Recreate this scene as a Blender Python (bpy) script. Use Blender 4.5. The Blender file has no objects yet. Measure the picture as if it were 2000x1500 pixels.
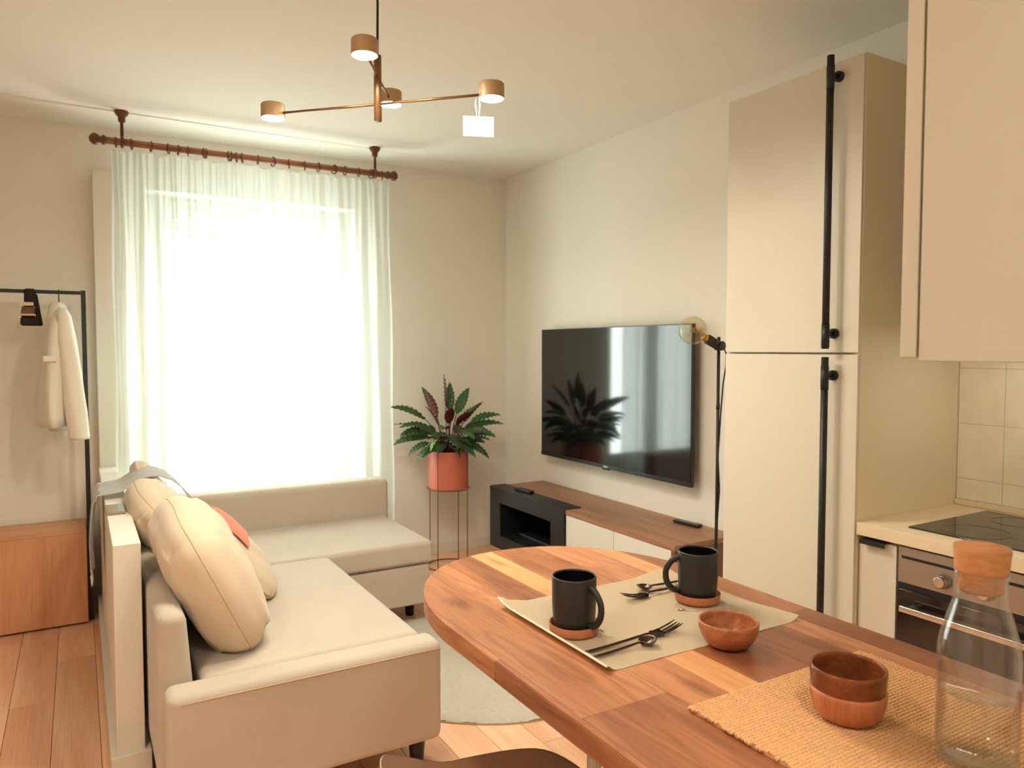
import bpy, bmesh, math, random
from mathutils import Vector, Matrix, Euler
R = math.radians
S = bpy.context.scene
COL = S.collection
random.seed(7)

# ------------------------------------------------------------------ camera
cd = bpy.data.cameras.new('camera'); cam = bpy.data.objects.new('camera', cd); COL.objects.link(cam)
cd.sensor_width = 36; cd.lens = 1450 / 2000 * 36; cd.clip_start = 0.02
cam.location = (0, 0, 1.436); cam.rotation_euler = (R(90 - 2.67), 0, R(-30.3))
cd.dof.use_dof = True; cd.dof.focus_distance = 1.9; cd.dof.aperture_fstop = 6.0
S.camera = cam
# ------------------------------------------------------------------ daylight: bright overcast sky through the window
W = bpy.data.worlds.new('overcast_sky'); S.world = W; W.use_nodes = True
bg = W.node_tree.nodes['Background']; bg.inputs[0].default_value = (0.95, 1.0, 0.97, 1); bg.inputs[1].default_value = 12.5
pl = bpy.data.lights.new('window_portal', 'AREA'); pl.shape = 'RECTANGLE'; pl.size = 1.2; pl.size_y = 2.2; pl.cycles.is_portal = True
po = bpy.data.objects.new('window_portal', pl); COL.objects.link(po); po.location = (0.96, 5.1, 1.25); po.rotation_euler = (R(-90), 0, 0)
S.view_settings.view_transform = 'Standard'; S.view_settings.look = 'None'; S.view_settings.gamma = 1
S.view_settings.use_curve_mapping = False; S.view_settings.exposure = 0.36
LAMP_COLOR = (1.0, 0.915, 0.765); LAMP_POWER = 540.0; FILL_POWER = 47.0
S.cycles.max_bounces = 7; S.cycles.diffuse_bounces = 4; S.cycles.glossy_bounces = 3; S.cycles.transparent_max_bounces = 12
S.cycles.use_adaptive_sampling = True; S.cycles.adaptive_threshold = 0.03; S.cycles.use_light_tree = False
S.cycles.sample_clamp_indirect = 6; S.cycles.caustics_reflective = False; S.cycles.caustics_refractive = False

# ------------------------------------------------------------------ materials
def lin(c):
    c = c / 255
    return c / 12.92 if c <= 0.04045 else ((c + 0.055) / 1.055) ** 2.4
def srgb(r, g, b): return (lin(r), lin(g), lin(b), 1)
class NT:
    def __init__(s, name):
        s.m = bpy.data.materials.new(name); s.m.use_nodes = True; s.t = s.m.node_tree
        s.p = s.t.nodes['Principled BSDF']; s.out = s.t.nodes['Material Output']
    def n(s, typ, **kw):
        x = s.t.nodes.new(typ)
        for k, v in kw.items(): setattr(x, k, v)
        return x
    def l(s, a, b): s.t.links.new(a, b)
    def coords(s, scale, rnd=False, kind='Object'):
        tc = s.n('ShaderNodeTexCoord'); mp = s.n('ShaderNodeMapping'); mp.inputs['Scale'].default_value = scale
        s.l(tc.outputs[kind], mp.inputs[0])
        if rnd:
            oi = s.n('ShaderNodeObjectInfo'); mu = s.n('ShaderNodeMath', operation='MULTIPLY'); mu.inputs[1].default_value = 37.0
            cb = s.n('ShaderNodeCombineXYZ'); s.l(oi.outputs['Random'], mu.inputs[0])
            for i in range(3): s.l(mu.outputs[0], cb.inputs[i])
            s.l(cb.outputs[0], mp.inputs['Location'])
        return mp.outputs[0]
    def bump(s, src, strength, dist=0.002):
        b = s.n('ShaderNodeBump'); b.inputs['Strength'].default_value = strength; b.inputs['Distance'].default_value = dist
        s.l(src, b.inputs['Height']); s.l(b.outputs[0], s.p.inputs['Normal'])
def mat(name, col, rough=0.6, metal=0.0, spec=0.5, noise=0, nscale=20, bump=0, bscale=200, stretch=(1, 1, 1), bdist=0.002, **kw):
    t = NT(name); p = t.p
    p.inputs['Base Color'].default_value = col; p.inputs['Roughness'].default_value = rough
    p.inputs['Metallic'].default_value = metal; p.inputs['Specular IOR Level'].default_value = spec
    for k, v in kw.items(): p.inputs[k].default_value = v
    if noise:
        nz = t.n('ShaderNodeTexNoise'); nz.inputs['Scale'].default_value = nscale; nz.inputs['Detail'].default_value = 4
        t.l(t.coords(stretch), nz.inputs['Vector'])
        mx = t.n('ShaderNodeMixRGB'); mx.inputs[1].default_value = tuple(c * (1 - noise) for c in col[:3]) + (1,)
        mx.inputs[2].default_value = tuple(min(1, c * (1 + noise)) for c in col[:3]) + (1,)
        t.l(nz.outputs[0], mx.inputs[0]); t.l(mx.outputs[0], p.inputs['Base Color'])
    if bump:
        nb = t.n('ShaderNodeTexNoise'); nb.inputs['Scale'].default_value = bscale; nb.inputs['Detail'].default_value = 3
        t.l(t.coords(stretch), nb.inputs['Vector']); t.bump(nb.outputs[0], bump, bdist)
    return t.m
def wood(name, dark, light, rough=0.4, axis='Y', scale=1.0, vary=0.0, spec=0.4, fine=0.35, figure=0.0):
    """long-grained wood: stretched noise, finer streaks on top, a shift of grain and tone from piece to piece"""
    t = NT(name); p = t.p
    st = {'X': (1.2, 14, 14), 'Y': (14, 1.2, 14), 'Z': (14, 14, 1.2)}[axis]
    co = t.coords(tuple(scale * v for v in st), True)
    n1 = t.n('ShaderNodeTexNoise'); n1.inputs['Scale'].default_value = 1.0; n1.inputs['Detail'].default_value = 6; n1.inputs['Distortion'].default_value = 0.9
    t.l(co, n1.inputs['Vector'])
    r1 = t.n('ShaderNodeValToRGB'); r1.color_ramp.elements[0].position = 0.32; r1.color_ramp.elements[1].position = 0.68
    r1.color_ramp.elements[0].color = dark; r1.color_ramp.elements[1].color = light
    t.l(n1.outputs[0], r1.inputs[0])
    st2 = {'X': (5, 190, 190), 'Y': (190, 5, 190), 'Z': (190, 190, 5)}[axis]
    n2 = t.n('ShaderNodeTexNoise'); n2.inputs['Scale'].default_value = 1.0; n2.inputs['Detail'].default_value = 3
    t.l(t.coords(st2, True), n2.inputs['Vector'])
    r2 = t.n('ShaderNodeValToRGB'); r2.color_ramp.elements[0].position = 0.35; r2.color_ramp.elements[1].position = 0.6
    r2.color_ramp.elements[0].color = (1 - fine, 1 - fine, 1 - fine, 1); r2.color_ramp.elements[1].color = (1, 1, 1, 1)
    t.l(n2.outputs[0], r2.inputs[0])
    m1 = t.n('ShaderNodeMixRGB', blend_type='MULTIPLY'); m1.inputs[0].default_value = 1
    t.l(r1.outputs[0], m1.inputs[1]); t.l(r2.outputs[0], m1.inputs[2]); last = m1.outputs[0]
    if figure:
        wv = t.n('ShaderNodeTexNoise'); wv.inputs['Scale'].default_value = 1.0; wv.inputs['Detail'].default_value = 2; wv.inputs['Distortion'].default_value = 2.2
        t.l(t.coords((22, 3.2, 22), True), wv.inputs['Vector'])
        rv = t.n('ShaderNodeValToRGB'); rv.color_ramp.elements[0].position = 0.36; rv.color_ramp.elements[1].position = 0.5
        f_ = 1 - figure; rv.color_ramp.elements[0].color = (f_, f_ * .95, f_ * .92, 1); rv.color_ramp.elements[1].color = (1, 1, 1, 1); t.l(wv.outputs[0], rv.inputs[0])
        vo = t.n('ShaderNodeTexVoronoi'); vo.inputs['Scale'].default_value = 1.0; t.l(t.coords((7, 2.6, 7), True), vo.inputs['Vector'])
        rk_ = t.n('ShaderNodeValToRGB'); rk_.color_ramp.elements[0].position = 0.03; rk_.color_ramp.elements[1].position = 0.16
        rk_.color_ramp.elements[0].color = (.45, .38, .32, 1); rk_.color_ramp.elements[1].color = (1, 1, 1, 1); t.l(vo.outputs['Distance'], rk_.inputs[0])
        for src in (rv, rk_):
            m3 = t.n('ShaderNodeMixRGB', blend_type='MULTIPLY'); m3.inputs[0].default_value = 1; t.l(last, m3.inputs[1]); t.l(src.outputs[0], m3.inputs[2]); last = m3.outputs[0]
    if vary:
        oi = t.n('ShaderNodeObjectInfo'); mr = t.n('ShaderNodeMapRange'); mr.inputs[3].default_value = 1 - vary; mr.inputs[4].default_value = 1 + vary
        t.l(oi.outputs['Random'], mr.inputs[0]); hs = t.n('ShaderNodeHueSaturation'); t.l(mr.outputs[0], hs.inputs['Value'])
        t.l(last, hs.inputs['Color']); last = hs.outputs[0]
    t.l(last, p.inputs['Base Color']); p.inputs['Roughness'].default_value = rough; p.inputs['Specular IOR Level'].default_value = spec
    t.bump(n2.outputs[0], 0.12, 0.0006)
    return t.m
def weave(name, a, b, scale=420, rough=0.95, bump=0.5, sheen=0.25):
    t = NT(name); p = t.p
    co = t.coords((1, 1, 1))
    n = t.n('ShaderNodeTexNoise'); n.inputs['Scale'].default_value = scale; n.inputs['Detail'].default_value = 2; t.l(co, n.inputs['Vector'])
    n2 = t.n('ShaderNodeTexNoise'); n2.inputs['Scale'].default_value = 6; t.l(co, n2.inputs['Vector'])
    mx = t.n('ShaderNodeMixRGB'); mx.inputs[1].default_value = a; mx.inputs[2].default_value = b
    ad = t.n('ShaderNodeMath', operation='MULTIPLY_ADD'); ad.inputs[1].default_value = 0.7; t.l(n.outputs[0], ad.inputs[0])
    mu = t.n('ShaderNodeMath', operation='MULTIPLY'); mu.inputs[1].default_value = 0.3; t.l(n2.outputs[0], mu.inputs[0]); t.l(mu.outputs[0], ad.inputs[2])
    t.l(ad.outputs[0], mx.inputs[0]); t.l(mx.outputs[0], p.inputs['Base Color'])
    p.inputs['Roughness'].default_value = rough; p.inputs['Specular IOR Level'].default_value = 0.15; p.inputs['Sheen Weight'].default_value = sheen
    t.bump(n.outputs[0], bump, 0.001)
    return t.m
def emit(name, col, k):
    t = NT(name); t.p.inputs['Emission Color'].default_value = col; t.p.inputs['Emission Strength'].default_value = k
    t.p.inputs['Base Color'].default_value = (0.9, 0.9, 0.9, 1); return t.m
def sheer(name, tr, col):
    t = NT(name); t.t.nodes.remove(t.p)
    d = t.n('ShaderNodeBsdfDiffuse'); d.inputs[0].default_value = col
    l = t.n('ShaderNodeBsdfTranslucent'); l.inputs[0].default_value = col
    a = t.n('ShaderNodeMixShader'); a.inputs[0].default_value = 0.5; t.l(d.outputs[0], a.inputs[1]); t.l(l.outputs[0], a.inputs[2])
    x = t.n('ShaderNodeBsdfTransparent'); b = t.n('ShaderNodeMixShader')
    nz = t.n('ShaderNodeTexNoise'); nz.inputs['Scale'].default_value = 900; t.l(t.coords((1, 1, 1)), nz.inputs['Vector'])
    mr = t.n('ShaderNodeMapRange'); mr.inputs[3].default_value = 1 - tr - 0.08; mr.inputs[4].default_value = 1 - tr + 0.08
    t.l(nz.outputs[0], mr.inputs[0]); t.l(mr.outputs[0], b.inputs[0])
    t.l(x.outputs[0], b.inputs[1]); t.l(a.outputs[0], b.inputs[2]); t.l(b.outputs[0], t.out.inputs[0]); return t.m
def thin_glass(name, tint, refl=0.5):
    t = NT(name); t.t.nodes.remove(t.p)
    f = t.n('ShaderNodeLayerWeight'); f.inputs[0].default_value = refl
    pw_ = t.n('ShaderNodeMath', operation='POWER'); pw_.inputs[1].default_value = 3.0; t.l(f.outputs['Facing'], pw_.inputs[0])
    ma = t.n('ShaderNodeMath', operation='MULTIPLY_ADD'); ma.inputs[1].default_value = 0.55; ma.inputs[2].default_value = 0.05; t.l(pw_.outputs[0], ma.inputs[0])
    x = t.n('ShaderNodeBsdfTransparent'); x.inputs[0].default_value = tint
    g = t.n('ShaderNodeBsdfGlossy'); g.inputs['Roughness'].default_value = 0.02
    b = t.n('ShaderNodeMixShader'); t.l(ma.outputs[0], b.inputs[0]); t.l(x.outputs[0], b.inputs[1]); t.l(g.outputs[0], b.inputs[2])
    t.l(b.outputs[0], t.out.inputs[0]); return t.m
M = {}
M['wall'] = mat('wall_paint', srgb(238, 232, 219), 0.9, spec=0.2, bump=0.08, bscale=60)
M['ceiling'] = mat('ceiling_paint', srgb(240, 235, 223), 0.95, spec=0.1)
M['trim'] = mat('trim_white', srgb(228, 221, 206), 0.5)
M['plank'] = wood('floor_oak', srgb(230, 170, 130), srgb(246, 202, 164), 0.42, 'Y', 0.6, 0.10, fine=0.12)
M['joint'] = mat('floor_joint', srgb(92, 62, 40), 0.8)
M['sofa'] = weave('sofa_fabric', srgb(172, 158, 139), srgb(212, 200, 184))
M['cushion'] = weave('cushion_fabric', srgb(206, 184, 155), srgb(230, 211, 184), 380)
M['seam'] = mat('seam_thread', srgb(198, 168, 130), 0.9)
M['pink'] = weave('pink_beige_fabric', srgb(196, 166, 144), srgb(216, 188, 166), 380)
M['coral'] = weave('coral_fabric', srgb(206, 104, 72), srgb(228, 130, 94), 420)
M['throw'] = weave('throw_fabric', srgb(224, 220, 212), srgb(244, 242, 236), 300)
M['black'] = mat('black_powder_coat', srgb(26, 24, 22), 0.45)
M['rubber'] = mat('black_plastic', srgb(20, 19, 18), 0.35)
M['darkwood'] = mat('dark_leg', srgb(30, 22, 18), 0.4)
M['bronze'] = mat('lamp_bronze', srgb(136, 100, 64), 0.4, 0.6)
M['head'] = mat('lamp_head_glow_tan', srgb(186, 154, 112), 0.45, 0.3)  # tan tone imitates the lamp glow over black heads
M['lens'] = emit('lamp_lens', LAMP_COLOR + (1,), LAMP_POWER)
M['hoodfill'] = emit('hood_fill', LAMP_COLOR + (1,), 34.0)  # fill light under the added hood
M['opal'] = emit('fill_lamp_opal', LAMP_COLOR + (1,), FILL_POWER)  # emission of the added ceiling fill lamps
M['rodwood'] = wood('rod_wood', srgb(150, 94, 66), srgb(188, 130, 100), 0.35, 'X', 2)
M['rodwood_dark'] = wood('rod_wood_dark', srgb(92, 52, 32), srgb(126, 76, 50), 0.35, 'Z', 2)
M['curtain'] = sheer('sheer_curtain', 0.42, (0.80, 0.84, 0.80, 1))
M['pvc'] = mat('window_pvc', srgb(232, 234, 228), 0.35)
M['slat'] = mat('shutter_slat', srgb(214, 220, 208), 0.5, **{'Transmission Weight': 0.0})
M['pane'] = thin_glass('window_glass', (0.95, 0.98, 0.96, 1))
M['screen'] = mat('tv_screen', (0.004, 0.004, 0.005, 1), 0.07, spec=0.75)
M['bezel'] = mat('tv_bezel', srgb(24, 24, 25), 0.3)
M['silver'] = mat('silver_mark', srgb(170, 168, 162), 0.3, 0.8)
M['walnut'] = wood('tv_unit_walnut', srgb(150, 104, 76), srgb(180, 132, 100), 0.42, 'Y', 0.9, fine=0.15)
M['walnut_end'] = wood('tv_unit_walnut_end', srgb(112, 74, 46), srgb(144, 98, 64), 0.42, 'Z', 0.9, fine=0.15)
M['white'] = mat('white_lacquer', srgb(230, 224, 212), 0.35)
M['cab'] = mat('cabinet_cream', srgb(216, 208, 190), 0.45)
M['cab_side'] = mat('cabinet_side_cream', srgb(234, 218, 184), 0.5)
M['firebox'] = mat('firebox_steel', srgb(24, 24, 25), 0.45)
M['near_black'] = mat('firebox_dark', srgb(9, 9, 9), 0.6)  # flat near-black for firebox lining, oven vent slot and gap strip
M['steel'] = mat('brushed_steel', srgb(176, 166, 156), 0.34, 0.85, noise=0.06, nscale=30, stretch=(1, 1, 60))
M['steel_light'] = mat('polished_steel', srgb(214, 206, 196), 0.2, 0.9)
M['ovenglass'] = mat('oven_glass', srgb(34, 28, 24), 0.08, spec=0.7)
M['hob'] = mat('hob_glass', srgb(22, 20, 18), 0.05, spec=0.7)
M['top'] = mat('worktop_laminate', srgb(230, 212, 178), 0.38, noise=0.03, nscale=60)
M['tile'] = mat('tile_cream', srgb(246, 232, 206), 0.35, noise=0.14, nscale=11, bump=0.12, bscale=50)
M['grout'] = mat('tile_grout', srgb(216, 200, 172), 0.9)
M['pot'] = mat('terracotta_metal', srgb(206, 114, 88), 0.5)
M['stand'] = mat('stand_rust_red', srgb(128, 52, 38), 0.45)
M['soil'] = mat('soil', srgb(38, 26, 18), 0.95, bump=0.8, bscale=60, bdist=0.01)
M['leaf'] = mat('leaf_green', srgb(54, 92, 48), 0.42, noise=0.45, nscale=16)
M['leaf_light'] = mat('leaf_light_green', srgb(106, 146, 58), 0.4, noise=0.3, nscale=16)
M['leaf_under'] = mat('leaf_maroon_underside', srgb(96, 38, 32), 0.55, noise=0.3, nscale=20)
M['stem'] = mat('plant_stem', srgb(92, 46, 34), 0.6)
M['rug'] = mat('rug_wool', srgb(246, 236, 216), 0.98, noise=0.10, nscale=60, bump=1.0, bscale=260, bdist=0.012)
M['rug_edge'] = mat('rug_binding', srgb(188, 160, 124), 0.95)
M['oak'] = wood('bench_oak', srgb(206, 144, 102), srgb(230, 174, 130), 0.45, 'Z', 0.7, fine=0.12)
M['oak_top'] = wood('bench_oak_top', srgb(208, 148, 104), srgb(232, 176, 132), 0.45, 'X', 0.7, fine=0.12)
M['shirt'] = weave('shirt_cotton', srgb(232, 224, 206), srgb(244, 238, 224), 300)
M['bagdark'] = mat('dark_cloth', srgb(34, 28, 26), 0.85)
M['bagbrown'] = mat('brown_leather', srgb(112, 72, 46), 0.5)
M['bagwhite'] = mat('pale_strap', srgb(230, 200, 182), 0.6)
M['mug'] = mat('black_stoneware', srgb(38, 36, 32), 0.42, spec=0.5)
M['mug_in'] = mat('black_glaze', srgb(14, 13, 12), 0.25)
M['cork'] = mat('coaster_cork', srgb(190, 118, 80), 0.85, noise=0.14, nscale=140, bump=0.3, bscale=250)
M['stopper'] = mat('stopper_cork', srgb(206, 142, 92), 0.85, noise=0.3, nscale=60, bump=0.5, bscale=160, stretch=(1, 1, 3))
M['linen'] = weave('placemat_linen', srgb(240, 222, 184), srgb(250, 236, 204), 500, bump=0.25, sheen=0.1)
M['hem'] = weave('placemat_hem', srgb(244, 228, 194), srgb(250, 238, 210), 500, bump=0.25, sheen=0.1)
M['gunmetal'] = mat('gunmetal_cutlery', srgb(84, 72, 58), 0.22, 0.95)
M['acacia'] = wood('acacia_bowl', srgb(158, 92, 54), srgb(214, 138, 92), 0.3, 'X', 1.6, 0.12, fine=0.2)
M['acacia_dark'] = wood('acacia_bowl_dark', srgb(104, 52, 26), srgb(142, 78, 42), 0.26, 'X', 1.2, fine=0.2)
M['acacia_pink'] = wood('acacia_bowl_pink', srgb(178, 106, 70), srgb(208, 134, 94), 0.4, 'Z', 1.2, fine=0.2)
M['jute'] = mat('jute_fibre', srgb(232, 180, 128), 0.95, noise=0.26, nscale=90, stretch=(1, 3, 1), bump=0.6, bscale=300)
M['glass'] = thin_glass('carafe_glass', (0.985, 0.99, 0.985, 1))
M['water'] = thin_glass('water', (0.985, 0.99, 0.98, 1))
M['bulb'] = thin_glass('amber_bulb_glass', (0.97, 0.91, 0.76, 1))
M['brass'] = mat('filament_brass', srgb(206, 150, 86), 0.3, 0.9)
M['stool'] = mat('stool_shell', srgb(128, 92, 62), 0.4, noise=0.1, nscale=12, stretch=(2, 12, 2))
M['stool_edge'] = mat('stool_edge_ply', srgb(196, 160, 118), 0.5)
M['chrome'] = mat('leg_metal', srgb(190, 184, 174), 0.22, 0.9)
M['paper'] = mat('paper_tag', srgb(246, 240, 224), 0.8, **{'Transmission Weight': 0.0})
M['yellow'] = mat('tag_yellow', srgb(240, 206, 96), 0.8)
M['pale_yellow'] = mat('tag_pale_yellow', srgb(240, 234, 184), 0.8)
M['mirror'] = mat('tray_glass', srgb(150, 156, 150), 0.06, 0.6)
M['mirror_dark'] = mat('tray_taupe', srgb(148, 130, 106), 0.3, 0.2)
TONES = [((168, 106, 68), (206, 140, 96)), ((126, 74, 46), (166, 104, 68)), ((208, 144, 92), (234, 174, 120)), ((146, 90, 58), (186, 120, 80)), ((184, 116, 76), (216, 152, 106)), ((222, 164, 110), (240, 188, 132))]
for i, (a, b) in enumerate(TONES): M['tab%d' % i] = wood('table_walnut_%d' % i, srgb(*a), srgb(*b), 0.36, 'Y', 0.6, 0.04, fine=0.2, figure=0.22)

# ------------------------------------------------------------------ mesh helpers (world coordinates in, object-local out)
ORG = {}
def box(bm, x0, x1, y0, y1, z0, z1, bev=0.0, seg=2):
    r = bmesh.ops.create_cube(bm, size=1, matrix=Matrix.Translation(((x0 + x1) / 2, (y0 + y1) / 2, (z0 + z1) / 2)) @ Matrix.Diagonal((x1 - x0, y1 - y0, z1 - z0, 1)))
    if bev:
        es = list({e for v in r['verts'] for e in v.link_edges})
        bmesh.ops.bevel(bm, geom=es, offset=bev, segments=seg, profile=0.5, affect='EDGES')
    return bm
def ring_faces(bm, a, b):
    n = len(a)
    for i in range(n):
        try: bm.faces.new((a[i], a[(i + 1) % n], b[(i + 1) % n], b[i]))
        except ValueError: pass
def tube(bm, pts, r, n=10, caps=True, flat=1.0):
    pts = [Vector(p) for p in pts]; rs = r if isinstance(r, (list, tuple)) else [r] * len(pts)
    t0 = (pts[1] - pts[0]).normalized(); up = Vector((0, 0, 1)) if abs(t0.z) < 0.9 else Vector((1, 0, 0))
    u = t0.cross(up).normalized(); prev = None; first = None
    for i, p in enumerate(pts):
        t = ((pts[min(i + 1, len(pts) - 1)] - pts[i]).normalized() + (pts[i] - pts[max(i - 1, 0)]).normalized())
        t = t.normalized() if t.length > 1e-9 else t0
        u = (u - t * u.dot(t)).normalized(); v = t.cross(u)
        ring = [bm.verts.new(p + rs[i] * (math.cos(2 * math.pi * k / n) * u + flat * math.sin(2 * math.pi * k / n) * v)) for k in range(n)]
        if prev: ring_faces(bm, prev, ring)
        else: first = ring
        prev = ring
    if caps: bm.faces.new(list(reversed(first))); bm.faces.new(prev)
    return bm
def lathe(bm, prof, c, n=40, closed=False):
    """prof: (radius, z) pairs turned about the vertical through c"""
    prev = None
    for (r, z) in prof:
        if r < 1e-6: ring = [bm.verts.new((c[0], c[1], c[2] + z))]
        else: ring = [bm.verts.new((c[0] + r * math.cos(2 * math.pi * k / n), c[1] + r * math.sin(2 * math.pi * k / n), c[2] + z)) for k in range(n)]
        if prev:
            if len(prev) == 1 and len(ring) > 1:
                for k in range(n): bm.faces.new((prev[0], ring[(k + 1) % n], ring[k]))
            elif len(ring) == 1 and len(prev) > 1:
                for k in range(n): bm.faces.new((prev[k], prev[(k + 1) % n], ring[0]))
            elif len(ring) > 1: ring_faces(bm, prev, ring)
        prev = ring
    return bm
def prism(bm, poly, z0, z1):
    a = [bm.verts.new((x, y, z0)) for x, y in poly]; b = [bm.verts.new((x, y, z1)) for x, y in poly]
    ring_faces(bm, a, b); bm.faces.new(list(reversed(a))); bm.faces.new(b); return bm
def grid(bm, fn, nu, nv, flip=False):
    vs = [[bm.verts.new(fn(i / nu, j / nv)) for j in range(nv + 1)] for i in range(nu + 1)]
    for i in range(nu):
        for j in range(nv):
            q = (vs[i][j], vs[i + 1][j], vs[i + 1][j + 1], vs[i][j + 1]); bm.faces.new(q if not flip else tuple(reversed(q)))
    return vs
def torus(bm, c, rad, r, axis='X', n=20, m=8):
    c = Vector(c); prev = None; first = None
    for i in range(n):
        a = 2 * math.pi * i / n
        d = {'X': Vector((0, math.cos(a), math.sin(a))), 'Z': Vector((math.cos(a), math.sin(a), 0)), 'Y': Vector((math.cos(a), 0, math.sin(a)))}[axis]
        ax = {'X': Vector((1, 0, 0)), 'Z': Vector((0, 0, 1)), 'Y': Vector((0, 1, 0))}[axis]
        ring = [bm.verts.new(c + d * rad + r * (math.cos(2 * math.pi * k / m) * d + math.sin(2 * math.pi * k / m) * ax)) for k in range(m)]
        if prev: ring_faces(bm, prev, ring)
        else: first = ring
        prev = ring
    ring_faces(bm, prev, first); return bm
def NB(): return bmesh.new()
def obj(name, bm, m, parent=None, smooth=False, wn=False, loc=None):
    bmesh.ops.recalc_face_normals(bm, faces=bm.faces)
    me = bpy.data.meshes.new(name); bm.to_mesh(me); bm.free()
    org = ORG.get(parent.name, Vector()) if parent else (Vector(loc) if loc else Vector())
    me.transform(Matrix.Translation(-org))
    for k in (m if isinstance(m, (list, tuple)) else [m]): me.materials.append(M[k])
    if smooth: me.polygons.foreach_set('use_smooth', [True] * len(me.polygons))
    o = bpy.data.objects.new(name, me); COL.objects.link(o)
    if parent: o.parent = parent; ORG[o.name] = org
    else: o.location = org; ORG[o.name] = org
    if wn:
        w = o.modifiers.new('weighted_normal', 'WEIGHTED_NORMAL'); w.keep_sharp = False
    return o
def tag(o, label, cat, group=None):
    o['label'] = label; o['category'] = cat
    if group: o['group'] = group
    return o
def thing(name, label, cat, loc=(0, 0, 0), group=None):
    o = bpy.data.objects.new(name, None); COL.objects.link(o); o.location = loc; o.empty_display_size = 0.05
    ORG[o.name] = Vector(loc); return tag(o, label, cat, group)
def struct(name, bm, m, parent=None, **kw):
    o = obj(name, bm, m, parent, **kw)
    if not parent: o['kind'] = 'structure'
    return o
def B(name, dims, m, parent=None, bev=0.0, seg=2, **kw):
    return obj(name, box(NB(), *dims, bev, seg), m, parent, smooth=bev > 0, wn=bev > 0, **kw)

# ------------------------------------------------------------------ the room
XR, YW, ZC, XL, YB = 2.72, 4.74, 2.67, -1.9, -2.0
floor = struct('floor', box(NB(), XL - .1, XR + .1, YB - .1, YW + .35, -0.12, -0.006), 'joint'); 
pw, plen = 0.155, 1.22
pm = {}
def plank(x0, y0, y1):
    L = round(y1 - y0, 3)
    if L not in pm:
        me = bpy.data.meshes.new('plank'); b = box(NB(), 0, pw - .0018, 0, L - .0018, -0.012, 0.0, 0.0009, 1); bmesh.ops.recalc_face_normals(b, faces=b.faces); b.to_mesh(me); b.free(); me.materials.append(M['plank']); pm[L] = me
    o = bpy.data.objects.new('plank', pm[L]); COL.objects.link(o); o.parent = floor; o.location = (x0, y0, 0)
i = 0; x = -1.2
while x < XR - .02:
    y = 0.9 + (i * 0.437) % plen - plen
    while y < YW:
        a, b2 = max(y, 0.9), min(y + plen, YW)
        if b2 - a > 0.05 and x + pw <= XR + .1: plank(x, a, b2)
        y += plen
    i += 1; x += pw
struct('floor_margin', box(NB(), XL, XR, YB, 0.9, -0.012, 0.0), 'plank')
struct('ceiling', box(NB(), XL - .1, XR + .1, YB - .1, YW + .35, ZC, ZC + .12), 'ceiling')
struct('wall_right', box(NB(), XR, XR + .12, YB - .1, YW + .35, -0.1, ZC + .1), 'wall')
struct('wall_left', box(NB(), XL - .12, XL, YB - .1, YW + .35, -0.1, ZC + .1), 'wall')
struct('wall_back', box(NB(), XL, XR, YB - .12, YB, -0.1, ZC + .1), 'wall')
struct('wall_kitchen', box(NB(), 0.72, XR, 0.18, 0.30, -0.01, ZC + .01), 'wall')
wx0, wx1, wz0, wz1 = 0.345, 1.58, 0.42, 2.345
bm = NB()
box(bm, XL, wx0, YW, YW + .3, -0.1, ZC + .1); box(bm, wx1, XR, YW, YW + .3, -0.1, ZC + .1)
box(bm, wx0, wx1, YW, YW + .3, -0.1, wz0); box(bm, wx0, wx1, YW, YW + .3, wz1, ZC + .1)
struct('wall_window', bm, 'wall')
# uneven strip of plaster where the ceiling meets the window wall
bm = NB(); v = [bm.verts.new(p) for p in [(XL, 4.36, ZC + .001), (XL, YW, ZC + .001), (XL, YW, ZC - .018), (XL, 4.37, ZC - .014), (2.2, 4.44, ZC + .001), (2.2, YW, ZC + .001), (2.2, YW, ZC - .002), (2.2, 4.45, ZC - .001)]]
for f in [(0, 1, 2, 3), (4, 5, 6, 7), (0, 1, 5, 4), (1, 2, 6, 5), (2, 3, 7, 6), (3, 0, 4, 7)]: bm.faces.new([v[k] for k in f])
struct('trim_1', bm, 'ceiling')
struct('trim_2', box(NB(), .088, .20, 4.64, YW, 0, 2.405, 0.003, 1), 'trim')
# half-height dividing wall behind the sofa
part = struct('partition_wall', box(NB(), .083, .167, 2.75, 4.638, 0, .79, 0.002, 1), 'trim')
struct('baseboard_partition', box(NB(), .064, .186, 2.731, 4.62, 0, .085, 0.002, 1), 'trim')
struct('baseboard_window', box(NB(), .21, XR, YW - .014, YW, 0, .075, 0.002, 1), 'trim')
struct('baseboard_left', box(NB(), XL, .08, YW - .014, YW, 0, .075, 0.002, 1), 'trim')
struct('baseboard_right', box(NB(), XR - .014, XR, 2.05, YW - .015, 0, .075, 0.002, 1), 'trim')

# ------------------------------------------------------------------ window
win = struct('window_1', box(NB(), wx0, wx1, 4.93, 4.99, wz0, wz0 + .07), 'pvc')
for d in [(wx0, wx0 + .10, 4.93, 4.99, wz0 + .07, wz1), (wx1 - .06, wx1, 4.93, 4.99, wz0 + .07, wz1), (wx0 + .10, wx1 - .06, 4.93, 4.99, wz1 - .06, wz1)]:
    B('window_frame', d, 'pvc', win)
mid = 0.985
for (a, b) in ((wx0 + .10, mid), (mid, wx1 - .06)):
    z0, z1 = wz0 + .07, wz1 - .06
    bm = NB()
    for d in [(a, a + .07, z0, z1), (b - .06, b, z0, z1), (a + .07, b - .06, z0, z0 + .07), (a + .07, b - .06, z1 - .07, z1)]:
        box(bm, d[0], d[1], 4.915, 4.975, d[2], d[3], 0.004, 1)
    sa = obj('sash', bm, 'pvc', win)
    B('pane', (a + .068, b - .058, 4.943, 4.951, z0 + .068, z1 - .068), 'pane', sa)
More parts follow.
